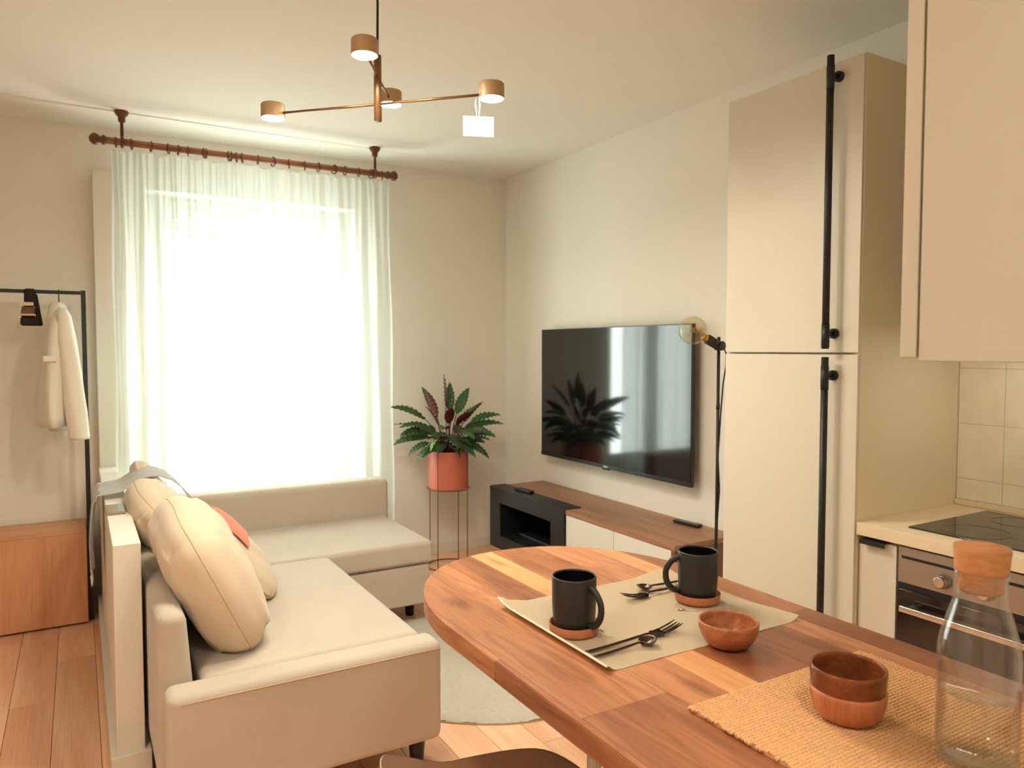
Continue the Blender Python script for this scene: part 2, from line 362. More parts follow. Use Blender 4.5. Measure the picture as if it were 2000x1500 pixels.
B('handle', (mid - .012, mid + .012, 4.885, 4.915, 1.28, 1.40), 'pvc', win, 0.004, 1)
B('window_sill', (wx0 - .04, wx1 + .04, 4.70, 4.93, wz0 - .03, wz0), 'trim', win, 0.004, 1)
for k in range(5):
    z = 2.335 - k * .046
    B('slat', (wx0, wx1, 5.010, 5.020, z - .0435, z), 'slat', win, 0.003, 1)

# ------------------------------------------------------------------ curtain rod, rings and sheer curtains
ry, rz = 4.40, 2.512
rod = thing('curtain_rod', 'turned brown wooden curtain rod hung from the ceiling above the window', 'curtain rod', (.9, ry, rz))
obj('pole', tube(NB(), [(.15, ry, rz), (1.67, ry, rz)], .0178, 18), 'rodwood', rod, smooth=True)
for s, x in ((-1, .15), (1, 1.67)):
    bm = NB(); prof = [(0, .020), (.008, .0255), (.015, .0255), (.023, .016), (.031, .022), (.047, .031), (.061, .028), (.073, .015), (.077, 0)]
    prev = None
    for (t, r) in prof:
        ring = [bm.verts.new((x + s * t, ry + r * math.cos(2 * math.pi * k / 18), rz + r * math.sin(2 * math.pi * k / 18))) for k in range(18)]
        if prev: ring_faces(bm, prev, ring)
        prev = ring
    obj('finial', bm, 'rodwood_dark', rod, smooth=True)
for x in (.225, 1.598):
    bm = NB(); lathe(bm, [(0, 0), (.033, 0), (.034, -.008), (.028, -.020), (.018, -.030), (.017, -.052), (.0155, -.056), (.0085, -.058), (.0085, -.135), (0, -.135)], (x, ry, ZC - .0005), 20)
    br = obj('bracket', bm, 'rodwood_dark', rod, smooth=True)
    obj('bracket_ring', torus(NB(), (x, ry, rz), .0235, .0085, 'X'), 'rodwood_dark', br, smooth=True)
ringx = [.196, .268, .36, .444, .492, .54, .62, .632, .748, .762, .79, .82, .905, .99, 1.08, 1.17, 1.25, 1.345, 1.41, 1.495, 1.575, 1.645]
tm = NB(); torus(tm, (0, 0, -.005), .0255, .0036, 'X', 22, 8); tm2 = bpy.data.meshes.new('ring'); tm.to_mesh(tm2); tm.free(); tm2.materials.append(M['rodwood_dark'])
tm2.polygons.foreach_set('use_smooth', [True] * len(tm2.polygons))
for x in ringx:
    o = bpy.data.objects.new('ring', tm2); COL.objects.link(o); o.parent = rod; o.location = (x - .9, 0, 0); o.rotation_euler = (0, 0, R(random.uniform(-24, 24)))
def curtain(name, label, xa, xb, xa2, xb2, rings, seed):
    rnd = random.Random(seed); ph = [rnd.uniform(0, 6.28) for _ in range(6)]
    n = 330; m = 46; zb = .03
    def fn(u, w):
        # w: 0 top .. 1 bottom
        k = min(1, w * 1.6)
        x = (xa + (xb - xa) * u) * (1 - k) + (xa2 + (xb2 - xa2) * u) * k
        d = min(abs(x - r) for r in rings); ztop = rz - .029 - min(.020, d * .4) * (0.6 + 0.4 * math.sin(ph[0] + x * 30))
        z = ztop + (zb - ztop) * w
        big = math.sin(u * 44 + ph[1] + .8 * math.sin(u * 9 + ph[2])) * (.010 + .020 * min(1, w * 3))
        sml = math.sin(u * 118 + ph[3] + 1.3 * math.sin(u * 17 + ph[4])) * (.008 * math.exp(-w * 5) + .0035)
        return (x + .004 * math.sin(z * 6 + u * 30), ry + .055 + big + sml + .02 * w * math.sin(u * 7 + ph[5]), z)
    bm = NB(); grid(bm, fn, n, m)
    return tag(obj(name, bm, 'curtain', None, smooth=True, loc=((xa + xb) / 2, ry + .06, zb)), label, 'curtain', 'sheer curtains')
curtain('sheer_curtain', 'sheer white curtain covering the window half beside the pilaster', .172, .80, .165, .80, [r for r in ringx if r < .80], 3)
curtain('sheer_curtain', 'sheer white curtain covering the window half beside the plant', .775, 1.70, .79, 1.72, [r for r in ringx if r > .75], 5)

# ------------------------------------------------------------------ pendant lamp
pc = (.857, 2.327)
pend = thing('pendant_lamp', 'four-headed pendant lamp with crossed bronze arms, lit', 'lamp', (pc[0], pc[1], 2.174))
obj('stem_tube', tube(NB(), [(pc[0], pc[1], 2.174), (pc[0], pc[1], 2.382)], .0125, 18), 'bronze', pend, smooth=True)
obj('cable', tube(NB(), [(pc[0], pc[1], 2.38), (pc[0] + .002, pc[1], 2.55), (pc[0], pc[1], 2.66)], .0042, 8), 'black', pend, smooth=True)
obj('ceiling_canopy', lathe(NB(), [(0, 0), (.055, 0), (.055, -.025), (.05, -.03), (0, -.03)], (pc[0], pc[1], ZC - .0005), 30), 'bronze', pend, smooth=True)
heads = [(.586, 2.597, 2.236), (1.127, 2.054, 2.236), (.748, 2.138, 2.322), (.974, 2.516, 2.322)]
for (hx, hy, hz) in heads:
    dx, dy = pc[0] - hx, pc[1] - hy; L = math.hypot(dx, dy)
    obj('arm', tube(NB(), [(hx + dx / L * .036, hy + dy / L * .036, hz - .008), (pc[0] - dx / L * .008, pc[1] - dy / L * .008, hz - .008)], .0042, 10), 'bronze', pend, smooth=True)
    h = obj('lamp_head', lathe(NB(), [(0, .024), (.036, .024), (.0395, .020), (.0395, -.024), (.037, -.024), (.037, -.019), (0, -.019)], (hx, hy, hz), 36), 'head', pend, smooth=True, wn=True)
    bm = NB(); ring = [bm.verts.new((hx + .0365 * math.cos(2 * math.pi * k / 28), hy + .0365 * math.sin(2 * math.pi * k / 28), hz - .0215)) for k in range(28)]
    bm.faces.new(list(reversed(ring)))
    me = bpy.data.meshes.new('lens'); bm.to_mesh(me); bm.free(); me.transform(Matrix.Translation(-ORG[h.name])); me.materials.append(M['lens'])
    lo = bpy.data.objects.new('lens', me); COL.objects.link(lo); lo.parent = h
# added flush opal lamps, unseen, filling the camera-facing sides with light
for (x, y, lb) in ((-.85, .9, 'added round opal fill lamp over the entry passage'), (.35, -.35, 'added round opal fill lamp over the near end of the room')):
    cl_ = thing('ceiling_fill_lamp', lb, 'lamp', (x, y, 2.6), 'added fill lamps')
    obj('housing', lathe(NB(), [(0, 0), (.215, 0), (.215, -.045), (.205, -.05), (.203, -.03), (0, -.03)], (x, y, ZC - .0005), 48), 'white', cl_, smooth=True, wn=True)
    obj('diffuser', lathe(NB(), [(.202, -.04), (.15, -.055), (0, -.06)], (x, y, ZC - .0005), 48), 'opal', cl_, smooth=True)
# paper label left on one arm
tg = thing('paper_tag', 'white paper label with a yellow sun dangling under the lamp', 'label', (1.097, 2.085, 2.13))
def tagm(w0, w1, h0, h1, t):
    """card facing the room's near side; runs along the camera-facing diagonal"""
    bm = NB(); box(bm, w0, w1, -t, t, h0, h1); bmesh.ops.transform(bm, matrix=Matrix.Translation((1.097, 2.085, 2.162)) @ Matrix.Rotation(R(-22), 4, 'Z'), verts=bm.verts); return bm
obj('card', tagm(-.047, .047, -.061, 0, .0004), 'paper', tg)
def disc(w, h, r, m):
    bm = NB(); vs = [bm.verts.new((w + r * math.cos(k * .2618), -.0006, h + r * math.sin(k * .2618))) for k in range(24)]; bm.faces.new(vs)
    r2 = bmesh.ops.extrude_face_region(bm, geom=list(bm.faces)); bmesh.ops.translate(bm, verts=[v for v in r2['geom'] if isinstance(v, bmesh.types.BMVert)], vec=(0, -.0004, 0))
    bmesh.ops.transform(bm, matrix=Matrix.Translation((1.097, 2.085, 2.162)) @ Matrix.Rotation(R(-22), 4, 'Z'), verts=bm.verts); obj('printed_mark', bm, m, tg)
disc(-.027, -.040, .0095, 'yellow'); disc(-.001, -.041, .0075, 'pale_yellow'); disc(.027, -.043, .005, 'pale_yellow')
obj('string', tube(NB(), [(1.093, 2.087, 2.158), (1.088, 2.089, 2.20), (1.094, 2.086, 2.2345), (1.101, 2.083, 2.20), (1.098, 2.085, 2.158)], .0010, 6), 'paper', tg)

# ------------------------------------------------------------------ corner sofa
sofa = thing('corner_sofa', 'beige fabric corner sofa with a chaise under the window', 'sofa', (.75, 3.2, 0))
def soft(name, dims, bev, m='sofa', seg=4, par=sofa): return B(name, dims, m, par, bev, seg)
arm = soft('arm', (.192, 1.045, 2.25, 2.368, .11, .452), .03)
obj('piping', tube(NB(), [(.23, 2.2515, .425), (.30, 2.2495, .4285), (1.0, 2.2495, .4285), (1.035, 2.252, .426)], .0022, 6), 'seam', arm, smooth=True)
soft('seat', (.30, 1.02, 2.372, 3.488, .27, .446), .028)
soft('base', (.20, 1.00, 2.372, 3.488, .11, .27), .012)
soft('chaise_seat', (.30, 1.568, 3.49, 4.20, .332, .448), .022)
soft('chaise_base', (.20, 1.552, 3.502, 4.20, .12, .327), .012)
bm = box(NB(), .180, .30, 2.372, 4.345, .11, .655, .034, 4)
for v in bm.verts: v.co.x -= max(0, v.co.z - .42) * 0.18 if v.co.x > .24 else 0
obj('backrest', bm, 'sofa', sofa, smooth=True, wn=True)
soft('chaise_backrest', (.30, 1.595, 4.19, 4.335, .12, .662), .034)
for (x, y) in ((.98, 2.33), (1.52, 3.70), (1.52, 4.28), (.25, 2.31), (.25, 4.28)):
    obj('leg', lathe(NB(), [(0, .125), (.032, .125), (.022, 0), (0, 0)], (x, y, 0), 16), 'darkwood', sofa, smooth=True, wn=True)

def cushion_mesh(Wd, Ht, T, g, seed, p=3.0, sag=.0, pinch=.012):
    """boxed cushion in local axes: x thickness, y width, z height; returns bmesh and the seam line"""
    rnd = random.Random(seed); a = [rnd.uniform(0, 6.28) for _ in range(8)]
    bm = NB(); n = 34
    def face(sgn):
        def fn(u, v):
            s, t = 2 * u - 1, 2 * v - 1
            s = math.copysign(abs(s) ** .8, s); t = math.copysign(abs(t) ** .8, t)
            e = max(0, (1 - abs(s) ** 2.4) * (1 - abs(t) ** 2.4)) ** .5
            rr = 1 - .05 * (abs(s) ** 6 * abs(t) ** 6) * 2
            puck = pinch * (abs(s) ** 4 * (1 - t * t) + abs(t) ** 4 * (1 - s * s))
            y = s * math.sqrt(1 - .58 * t * t / 2) * Wd / 2 * rr * 1.08 - math.copysign(puck, s) * abs(s); z = t * math.sqrt(1 - .58 * s * s / 2) * Ht / 2 * rr * 1.08 - math.copysign(puck, t) * abs(t)
            wr = .006 * math.sin(s * 5 + a[0] + 2 * t) * math.sin(t * 4 + a[1]) + .003 * math.sin(11 * s + 7 * t + a[2])
            x = sgn * (g / 2 + (T - g) / 2 * e) + wr * e
            z -= sag * (1 - s * s) * max(0, t) ** 3
            cr = (abs(s) * abs(t)) ** 2.2; ang = math.atan2(1.05 - abs(t), 1.05 - abs(s))
            x += .004 * math.sin(4 * s + a[3]) * (1 - e) + sgn * .007 * cr * math.sin(9 * ang + a[4] + s)
            return (x, y, z)
        return fn
    A = grid(bm, face(1), n, n); Bk = grid(bm, face(-1), n, n, True)
    def loop(V): return [V[i][0] for i in range(n)] + [V[n][j] for j in range(n)] + [V[i][n] for i in range(n, 0, -1)] + [V[0][j] for j in range(n, 0, -1)]
    la, lb = loop(A), loop(Bk)
    rows = [la]; NR = 8; mids = None
    for q in range(1, NR):
        f = q / NR; ring = []
        for a_, b_ in zip(la, lb):
            c = a_.co.lerp(b_.co, f); d = Vector((0, c.y / Wd, c.z / Ht)).normalized()
            ring.append(bm.verts.new(c + d * (g * .30 * math.sin(math.pi * f) ** .8 - (.0025 if q == NR // 2 else 0))))
        rows.append(ring)
        if q == NR // 2: mids = ring
    rows.append(lb)
    for q in range(NR): ring_faces(bm, rows[q], rows[q + 1])
    return bm, [v.co.copy() for v in mids], [v.co.copy() for v in la]
def cushion(name, label, cat, m, Wd, Ht, T, g, loc, rot, seed, group=None, seam=True, **kw):
    bm, mids, la = cushion_mesh(Wd, Ht, T, g, seed, **kw)
    Mx = Matrix.Translation(loc) @ Euler([R(a) for a in rot], 'XYZ').to_matrix().to_4x4()
    t = thing(name, label, cat, loc, group)
    bmesh.ops.transform(bm, matrix=Mx, verts=bm.verts); c = obj('cover', bm, m, t, smooth=True)
    if seam:
        b2 = NB(); tube(b2, [Mx @ p for p in mids + mids[:1]], .0016, 5, False); obj('seam', b2, 'seam', c, smooth=True)
    return t, Mx
cushion('back_cushion', 'large beige boxed cushion leaning by the sofa arm', 'cushion', 'cushion', .55, .445, .25, .15, (.374, 2.745, .664), (3, -25, 0), 1, 'large sofa back cushions')
cushion('back_cushion', 'large beige boxed cushion half under the grey throw', 'cushion', 'cushion', .54, .43, .21, .13, (.330, 3.40, .662), (0, -33, 2), 2, 'large sofa back cushions')
cushion('scatter_cushion', 'dusty pink cushion behind the throw next to the curtain', 'cushion', 'pink', .36, .42, .14, .012, (.315, 4.0, .685), (9, -24, 0), 5, seam=False)
pil, PM = cushion('scatter_cushion', 'small beige pillow with a coral corner patch on the sofa seat', 'cushion', 'cushion', .40, .42, .12, .012, (.545, 3.13, .615), (4, -38, -10), 6, seam=False, pinch=.02)
bm = NB()
def patch(u, v):
    s, t = -.62 + 1.1 * u * 1.0, .10 + .84 * v
    e = max(0, (1 - abs(s) ** 3) * (1 - abs(t) ** 3)) ** .55
    return PM @ Vector((.006 + .054 * e + .0055, s * .2, t * .21))
grid(bm, patch, 14, 14); obj('coral_patch', bm, 'coral', pil, smooth=True)

# throw over the dividing wall and the cushion behind it
path = [(.040, .47), (.036, .56), (.042, .68), (.050, .765), (.064, .803), (.10, .806), (.150, .812), (.180, .828), (.215, .852), (.255, .870), (.305, .870), (.355, .846), (.405, .795), (.450, .730), (.490, .655), (.520, .585)]
def thr(u, v):
    q = u * (len(path) - 1); i = min(int(q), len(path) - 2); f = q - i
    x = path[i][0] * (1 - f) + path[i + 1][0] * f; z = path[i][1] * (1 - f) + path[i + 1][1] * f
    fold = .007 * math.sin(v * 13 + u * 3) + .004 * math.sin(v * 29 + 1)
    y = 3.60 + .36 * v + .05 * math.sin(u * 3.1) * (v - .3) + .02 * u
    hang = -fold if u < .3 else 0
    return (x + hang * .9 - (.006 if u < .25 else 0), y, z + (abs(fold) if u > .25 else 0) - (.05 * v if u > .5 else 0) * (u - .5))
bm = NB(); vs = grid(bm, thr, 64, 26)
r2 = bmesh.ops.solidify(bm, geom=bm.faces, thickness=.007)
th = thing('throw_blanket', 'pale grey throw draped over the half wall and cushion', 'blanket', (.10, 3.78, .80))
obj('cloth', bm, 'throw', th, smooth=True)
bm = NB()
for k in range(30):
    y = 3.605 + k * .012; tube(bm, [(.033, y, .472), (.030 + random.uniform(-.004, .004), y, .45), (.031 + random.uniform(-.006, .006), y + random.uniform(-.004, .004), .425)], .0018, 5)
fr = obj('fringe', bm, 'throw', th); fr['kind'] = 'stuff'
# flat tray on the dividing wall
tr = thing('glass_tray', 'small flat grey glass tray on top of the half wall', 'tray', (.115, 3.35, .79))
B('plate', (.080, .148, 3.262, 3.44, .7905, .800), 'mirror_dark', tr, 0.002, 1)
B('glass_inset', (.122, .1465, 3.264, 3.438, .800, .8015), 'mirror', tr)

# ------------------------------------------------------------------ rug
cx, cy, rr = 1.60, 3.0, .622
bm = NB(); n = 220
rug = thing('round_rug', 'round cream wool rug beside the sofa', 'rug', (cx, cy, 0))
prev = None; rnd = random.Random(9)
for k in range(0, 56):
    f = k / 55; rad = rr * f * (1 + 0); ring = []
    if k == 0: prev = [bm.verts.new((cx, cy, .022))] ; continue
    for j in range(n):
        a = 2 * math.pi * j / n; wob = 1 + .012 * math.sin(3 * a) + .008 * math.sin(7 * a + 1)
        z = .020 + rnd.uniform(-.004, .004) - (.014 * max(0, (f - .965) / .035))
        ring.append(bm.verts.new((cx + rad * wob * math.cos(a), cy + rad * wob * math.sin(a), max(.004, z))))
    if len(prev) == 1:
        for j in range(n): bm.faces.new((prev[0], ring[j], ring[(j + 1) % n]))
    else: ring_faces(bm, prev, ring)
    prev = ring
pil_o = obj('pile', bm, 'rug', rug, smooth=True); pil_o['kind'] = 'stuff'
bm = NB(); prof = []
poly = [(cx + (rr + .004) * (1 + .012 * math.sin(3 * a) + .008 * math.sin(7 * a + 1)) * math.cos(a), cy + (rr + .004) * (1 + .012 * math.sin(3 * a) + .008 * math.sin(7 * a + 1)) * math.sin(a)) for a in [2 * math.pi * j / n for j in range(n)]]
obj('binding', prism(NB(), poly, .0003, .0055), 'rug_edge', rug); bm.free()

# ------------------------------------------------------------------ plant on its stand
px_, py_ = 2.095, 4.42
st = thing('plant_stand', 'rust-red thin wire plant stand in the corner', 'plant stand', (px_, py_, 0))
obj('base_ring', torus(NB(), (px_, py_, .006), .142, .004, 'Z', 48, 8), 'stand', st, smooth=True)
for k in range(4):
    a = R(36 + 90 * k); c, s = math.cos(a) * .141, math.sin(a) * .141
    obj('rod', tube(NB(), [(px_ + c, py_ + s, .006), (px_ + c, py_ + s, .80)], .0032, 8), 'stand', st, smooth=True)
obj('support_ring', torus(NB(), (px_, py_, .522), .135, .004, 'Z', 48, 8), 'stand', st, smooth=True)
plant = thing('potted_plant', 'wavy-leaved dark green plant in a terracotta-coloured pot', 'plant', (px_, py_, .526))
obj('pot', lathe(NB(), [(0, 0), (.128, 0), (.132, .004), (.132, .246), (.128, .246), (.127, .20), (0, .20)], (px_, py_, .527), 56), 'pot', plant, smooth=True, wn=True)
obj('soil', lathe(NB(), [(0, .222), (.06, .226), (.126, .218), (.126, .200), (0, .200)], (px_, py_, .527), 40), 'soil', plant, smooth=True)
def leaf(base, az, el, length, width, droop, twist, m, seed, stem_len, sel):
    """a stem and a long wavy two-sided blade; el and sel are start elevations"""
    rnd = random.Random(seed); d2 = Vector((math.cos(az), math.sin(az), 0)); b = Vector(base)
    pts = [b]; e = sel; p = b.copy(); n = 8
    for k in range(n):
        e2 = e + (el - e) * (k / n) ** 1.5; p = p + (d2 * math.cos(e2) + Vector((0, 0, math.sin(e2)))) * stem_len / n; pts.append(p.copy())
    obj('stem', tube(NB(), pts, [.0028] * len(pts), 6), 'stem', plant, smooth=True)
    N = 26; side = Vector((-math.sin(az), math.cos(az), 0)); tip = el; mid = []; q = p.copy()
    for k in range(N + 1):
        mid.append((q.copy(), tip)); tip = el - droop * ((k + 1) / N) ** 1.3
        q = q + (d2 * math.cos(tip) + Vector((0, 0, math.sin(tip)))) * length / N
    bm = NB(); top = []; bot = []; ph = rnd.uniform(0, 6)
    for k, (c, t) in enumerate(mid):
        f = k / N; w = width * (math.sin(math.pi * min(1, f ** .85)) ** .75) * (1 - .25 * f) + .0006
        nrm = (-d2 * math.sin(t) + Vector((0, 0, math.cos(t)))); sd = (side * math.cos(twist) + nrm * math.sin(twist)); nn = (nrm * math.cos(twist) - side * math.sin(twist))
        rt, rb = [], []
        for j in range(-2, 3):
            u = j / 2; wav = .0052 * math.sin(k * 1.9 + ph + (0 if j > 0 else 1.3)) * abs(u) ** 1.5 * min(1, w / .015)
            P = c + sd * (w * u) * (1 + .10 * math.sin(k * 1.9 + ph) * (abs(u) > .9)) + nn * (.22 * w * abs(u) + wav)
            rt.append(bm.verts.new(P + nn * .0005)); rb.append(bm.verts.new(P - nn * .0005))
        top.append(rt); bot.append(rb)
    for k in range(N):
        for j in range(4):
            f = bm.faces.new((top[k][j], top[k + 1][j], top[k + 1][j + 1], top[k][j + 1])); f.material_index = 0
            f = bm.faces.new((bot[k][j], bot[k][j + 1], bot[k + 1][j + 1], bot[k + 1][j])); f.material_index = 1
    for k in range(N):
        for j in (0, 4):
            f = bm.faces.new((top[k][j], bot[k][j], bot[k + 1][j], top[k + 1][j])); f.material_index = 0
    obj('leaf', bm, [m, 'leaf_under'], plant, smooth=True)
rl = random.Random(21); zb = .745
def LF(az, el, L, wd, dr, tw, m, sl, sel, k):
    a = R(az); rad = rl.uniform(.01, .055)
    if math.sin(a) > .45 and el < 60: L *= .55; sl *= .75
    leaf((px_ + rad * math.cos(a), py_ + rad * math.sin(a) * .8, zb), a, R(el), L, wd, R(dr), R(tw), m, k, sl, R(sel))
k = 0
# tall blades, then the spread crown, then the low skirt
for d in [(95, 82, .22, .040, -6, 75, 'leaf', .31, 89), (60, 78, .20, .036, 5, 20, 'leaf', .28, 87), (150, 72, .21, .037, 8, 60, 'leaf', .24, 85), (125, 64, .22, .036, 10, -25, 'leaf', .26, 83), (25, 58, .22, .040, 14, 30, 'leaf', .27, 84), (10, 46, .21, .030, 18, -65, 'leaf', .22, 80),
          (185, 34, .27, .040, 30, -38, 'leaf', .27, 78), (175, 20, .24, .032, 26, 10, 'leaf', .22, 74), (350, 26, .22, .032, 34, 38, 'leaf', .25, 76), (250, 55, .18, .038, 30, 10, 'leaf', .22, 82), (290, 50, .18, .036, 34, -12, 'leaf', .21, 80), (262, 72, .20, .038, 14, 70, 'leaf', .24, 85), (200, 60, .18, .034, 22, -30, 'leaf', .2, 82), (330, 58, .18, .034, 24, 30, 'leaf', .2, 82)]:
    LF(*d, k=k); k += 1
for j in range(24):
    az = j * 15 + rl.uniform(-6, 6); LF(az, rl.uniform(0, 34), rl.uniform(.18, .25), rl.uniform(.030, .041), rl.uniform(26, 50), 38 * math.cos(R(az)) + rl.uniform(-18, 18), 'leaf', rl.uniform(.13, .23), rl.uniform(70, 82), k); k += 1
for j in range(18):
    az = j * 20 + rl.uniform(-8, 8); LF(az, rl.uniform(-14, 14), rl.uniform(.15, .21), rl.uniform(.024, .034), rl.uniform(25, 50), 30 * math.cos(R(az)) + rl.uniform(-25, 25), 'leaf', rl.uniform(.07, .13), rl.uniform(62, 78), k); k += 1
LF(222, 10, .20, .030, 62, 30, 'leaf_light', .15, 74, k); k += 1
LF(255, 5, .14, .03, 50, 0, 'leaf', .17, 78, k); LF(285, 8, .14, .032, 60, 0, 'leaf', .15, 78, k + 1); k += 2

# ------------------------------------------------------------------ television
tv = thing('television', 'large flat black television mounted on the side wall', 'television', (2.68, 3.43, .74))
B('back_panel', (2.655, 2.70, 2.85, 4.00, .84, 1.47), 'rubber', tv, 0.01, 2)
B('housing', (2.637, 2.656, 2.733, 4.126, .742, 1.565), 'bezel', tv, 0.002, 1)
B('wall_mount', (2.70, 2.7195, 3.2, 3.66, 1.0, 1.3), 'rubber', tv)
B('screen', (2.6345, 2.6375, 2.739, 4.120, .766, 1.560), 'screen', tv)
ch = B('chin_strip', (2.633, 2.6375, 2.735, 4.124, .744, .764), 'bezel', tv)
B('receiver', (2.634, 2.644, 3.40, 3.46, .736, .743), 'rubber', tv)
B('maker_mark', (2.6325, 2.6335, 3.41, 3.45, .749, .759), 'silver', ch)

# ------------------------------------------------------------------ wall-hung media unit
mu = thing('media_unit', 'long wall-hung walnut media unit with white fronts', 'media unit', (2.5, 3.36, .16))
B('top', (2.314, 2.7195, 2.500, 4.228, .520, .545), 'walnut', mu, 0.0012, 1)
B('end_panel', (2.314, 2.7195, 2.500, 2.522, .16, .5195), 'walnut_end', mu, 0.0012, 1)
B('body', (2.334, 2.7195, 2.523, 3.372, .17, .5195), 'white', mu)
B('bottom_panel', (2.316, 2.7195, 2.523, 4.228, .16, .17), 'white', mu)
for a, b in ((2.525, 2.945), (2.949, 3.370)): B('front', (2.316, 2.334, a, b, .172, .517), 'white', mu, 0.001, 1)
fb = thing('fireplace_insert', 'black steel fireplace box wrapped over the media unit end', 'fireplace', (2.45, 3.8, .16))
bm = NB()
y0, y1, oy0, oy1, oz0, oz1, z0, z1 = 3.375, 4.232, 3.51, 4.10, .245, .455, .158, .5458
for d in [(y0, oy0, z0, z1), (oy1, y1, z0, z1), (oy0, oy1, z0, oz0), (oy0, oy1, oz1, z1)]: box(bm, 2.306, 2.313, d[0], d[1], d[2], d[3])
obj('face_frame', bm, 'firebox', fb)
B('cover_plate', (2.306, 2.424, y0, y1, .5462, .5495), 'firebox', fb)
bm = NB(); X2 = 2.62
for d in [(2.314, X2, oy0 - .012, oy0, oz0 - .012, oz1 + .012), (2.314, X2, oy1, oy1 + .012, oz0 - .012, oz1 + .012), (2.314, X2, oy0, oy1, oz0 - .012, oz0), (2.314, X2, oy0, oy1, oz1, oz1 + .012), (X2, X2 + .01, oy0, oy1, oz0, oz1)]: box(bm, *d)
obj('firebox', bm, 'near_black', fb)
B('burner', (2.40, 2.50, 3.60, 4.02, .2455, .27), 'firebox', fb, 0.004, 1)
B('side_sheet', (2.314, 2.7195, 4.2285, 4.232, .158, .52), 'firebox', fb)
def remote(label, cx, cy, z, rot, L, wd, marks=True):
    t = thing('remote_control', label, 'remote control', (cx, cy, z), 'remote controls on the media unit')
    Mx = Matrix.Translation((cx, cy, z)) @ Matrix.Rotation(R(rot), 4, 'Z')
    bm = box(NB(), -wd / 2, wd / 2, -L / 2, L / 2, .0005, .016, .004, 2); bmesh.ops.transform(bm, matrix=Mx, verts=bm.verts); obj('case', bm, 'rubber', t, smooth=True, wn=True)
    for i in range(6):
        for j in (-1, 0, 1):
            bm = box(NB(), j * .011 - .0035, j * .011 + .0035, -L / 2 + .025 + i * .018, -L / 2 + .033 + i * .018, .016, .0172); bmesh.ops.transform(bm, matrix=Mx, verts=bm.verts); obj('button', bm, 'steel' if marks else 'bezel', t)
remote('slim dark remote control on the walnut top near the floor lamp', 2.655, 2.775, .5455, 6, .16, .042)
remote('slim black remote control on the black fireplace plate', 2.385, 3.93, .550, 4, .16, .04, False)

# ------------------------------------------------------------------ floor lamp
fx, fy = 2.492, 2.42
fl = thing('floor_lamp', 'thin black floor lamp with a big amber globe bulb', 'lamp', (fx, fy, 0))
obj('base', lathe(NB(), [(0, 0), (.12, 0), (.12, .010), (.115, .013), (.012, .016), (0, .016)], (fx, fy, 0), 40), 'black', fl, smooth=True, wn=True)
obj('pole', tube(NB(), [(fx, fy, .012), (fx, fy, 1.492)], .0075, 12), 'black', fl, smooth=True)
obj('pole_joint', tube(NB(), [(fx, fy, 1.165), (fx, fy, 1.19)], .0092, 12), 'black', fl, smooth=True)
bc = Vector((2.333, 2.42, 1.519)); jc = Vector((fx, fy, 1.452))
dr = (bc - jc).normalized()
so = obj('socket', tube(NB(), [jc - dr * .01, jc + dr * .075], .022, 20), 'black', fl, smooth=True, wn=True)
obj('joint', tube(NB(), [jc + Vector((0, -.024, 0)), jc + Vector((0, .014, 0))], .021, 20), 'black', fl, smooth=True, wn=True)
bm = NB(); bmesh.ops.create_uvsphere(bm, u_segments=36, v_segments=24, radius=.0615, matrix=Matrix.Translation(bc))
for v in bm.verts:
    d = v.co - bc; c = -d.normalized().dot(dr)
    if c > .8: v.co += -dr * .022 * ((c - .8) / .2) ** 1.2
bl = obj('bulb', bm, 'bulb', fl, smooth=True)
obj('bulb_cap', tube(NB(), [jc + dr * .070, bc - dr * .066], .0155, 16), 'brass', fl, smooth=True)
bm = NB(); pts = [bc - dr * .05 + Vector((0, .0, 0)), bc - dr * .02 + Vector((0, .014, .004))]
for k in range(12): pts.append(bc + Vector((math.cos(k * 1.1) * .012, math.sin(k * 1.1) * .012, -.008 + k * .0018)))
pts.append(bc - dr * .02 + Vector((0, -.014, -.004))); pts.append(bc - dr * .05)
obj('filament', tube(bm, pts, .0018, 6), 'brass', bl, smooth=True)
obj('cord', tube(NB(), [(fx + .012, fy - .02, 1.44), (fx + .028, fy - .018, 1.42), (fx + .030, fy - .016, 1.36), (fx + .018, fy - .012, 1.28), (fx + .010, fy - .008, 1.15), (fx - .006, fy - .010, .95), (fx + .006, fy - .010, .8), (fx - .010, fy - .012, .62), (fx - .010, fy - .012, .55), (fx, fy - .011, .4), (fx + .01, fy - .012, .02)], .0035, 8), 'rubber', fl, smooth=True)

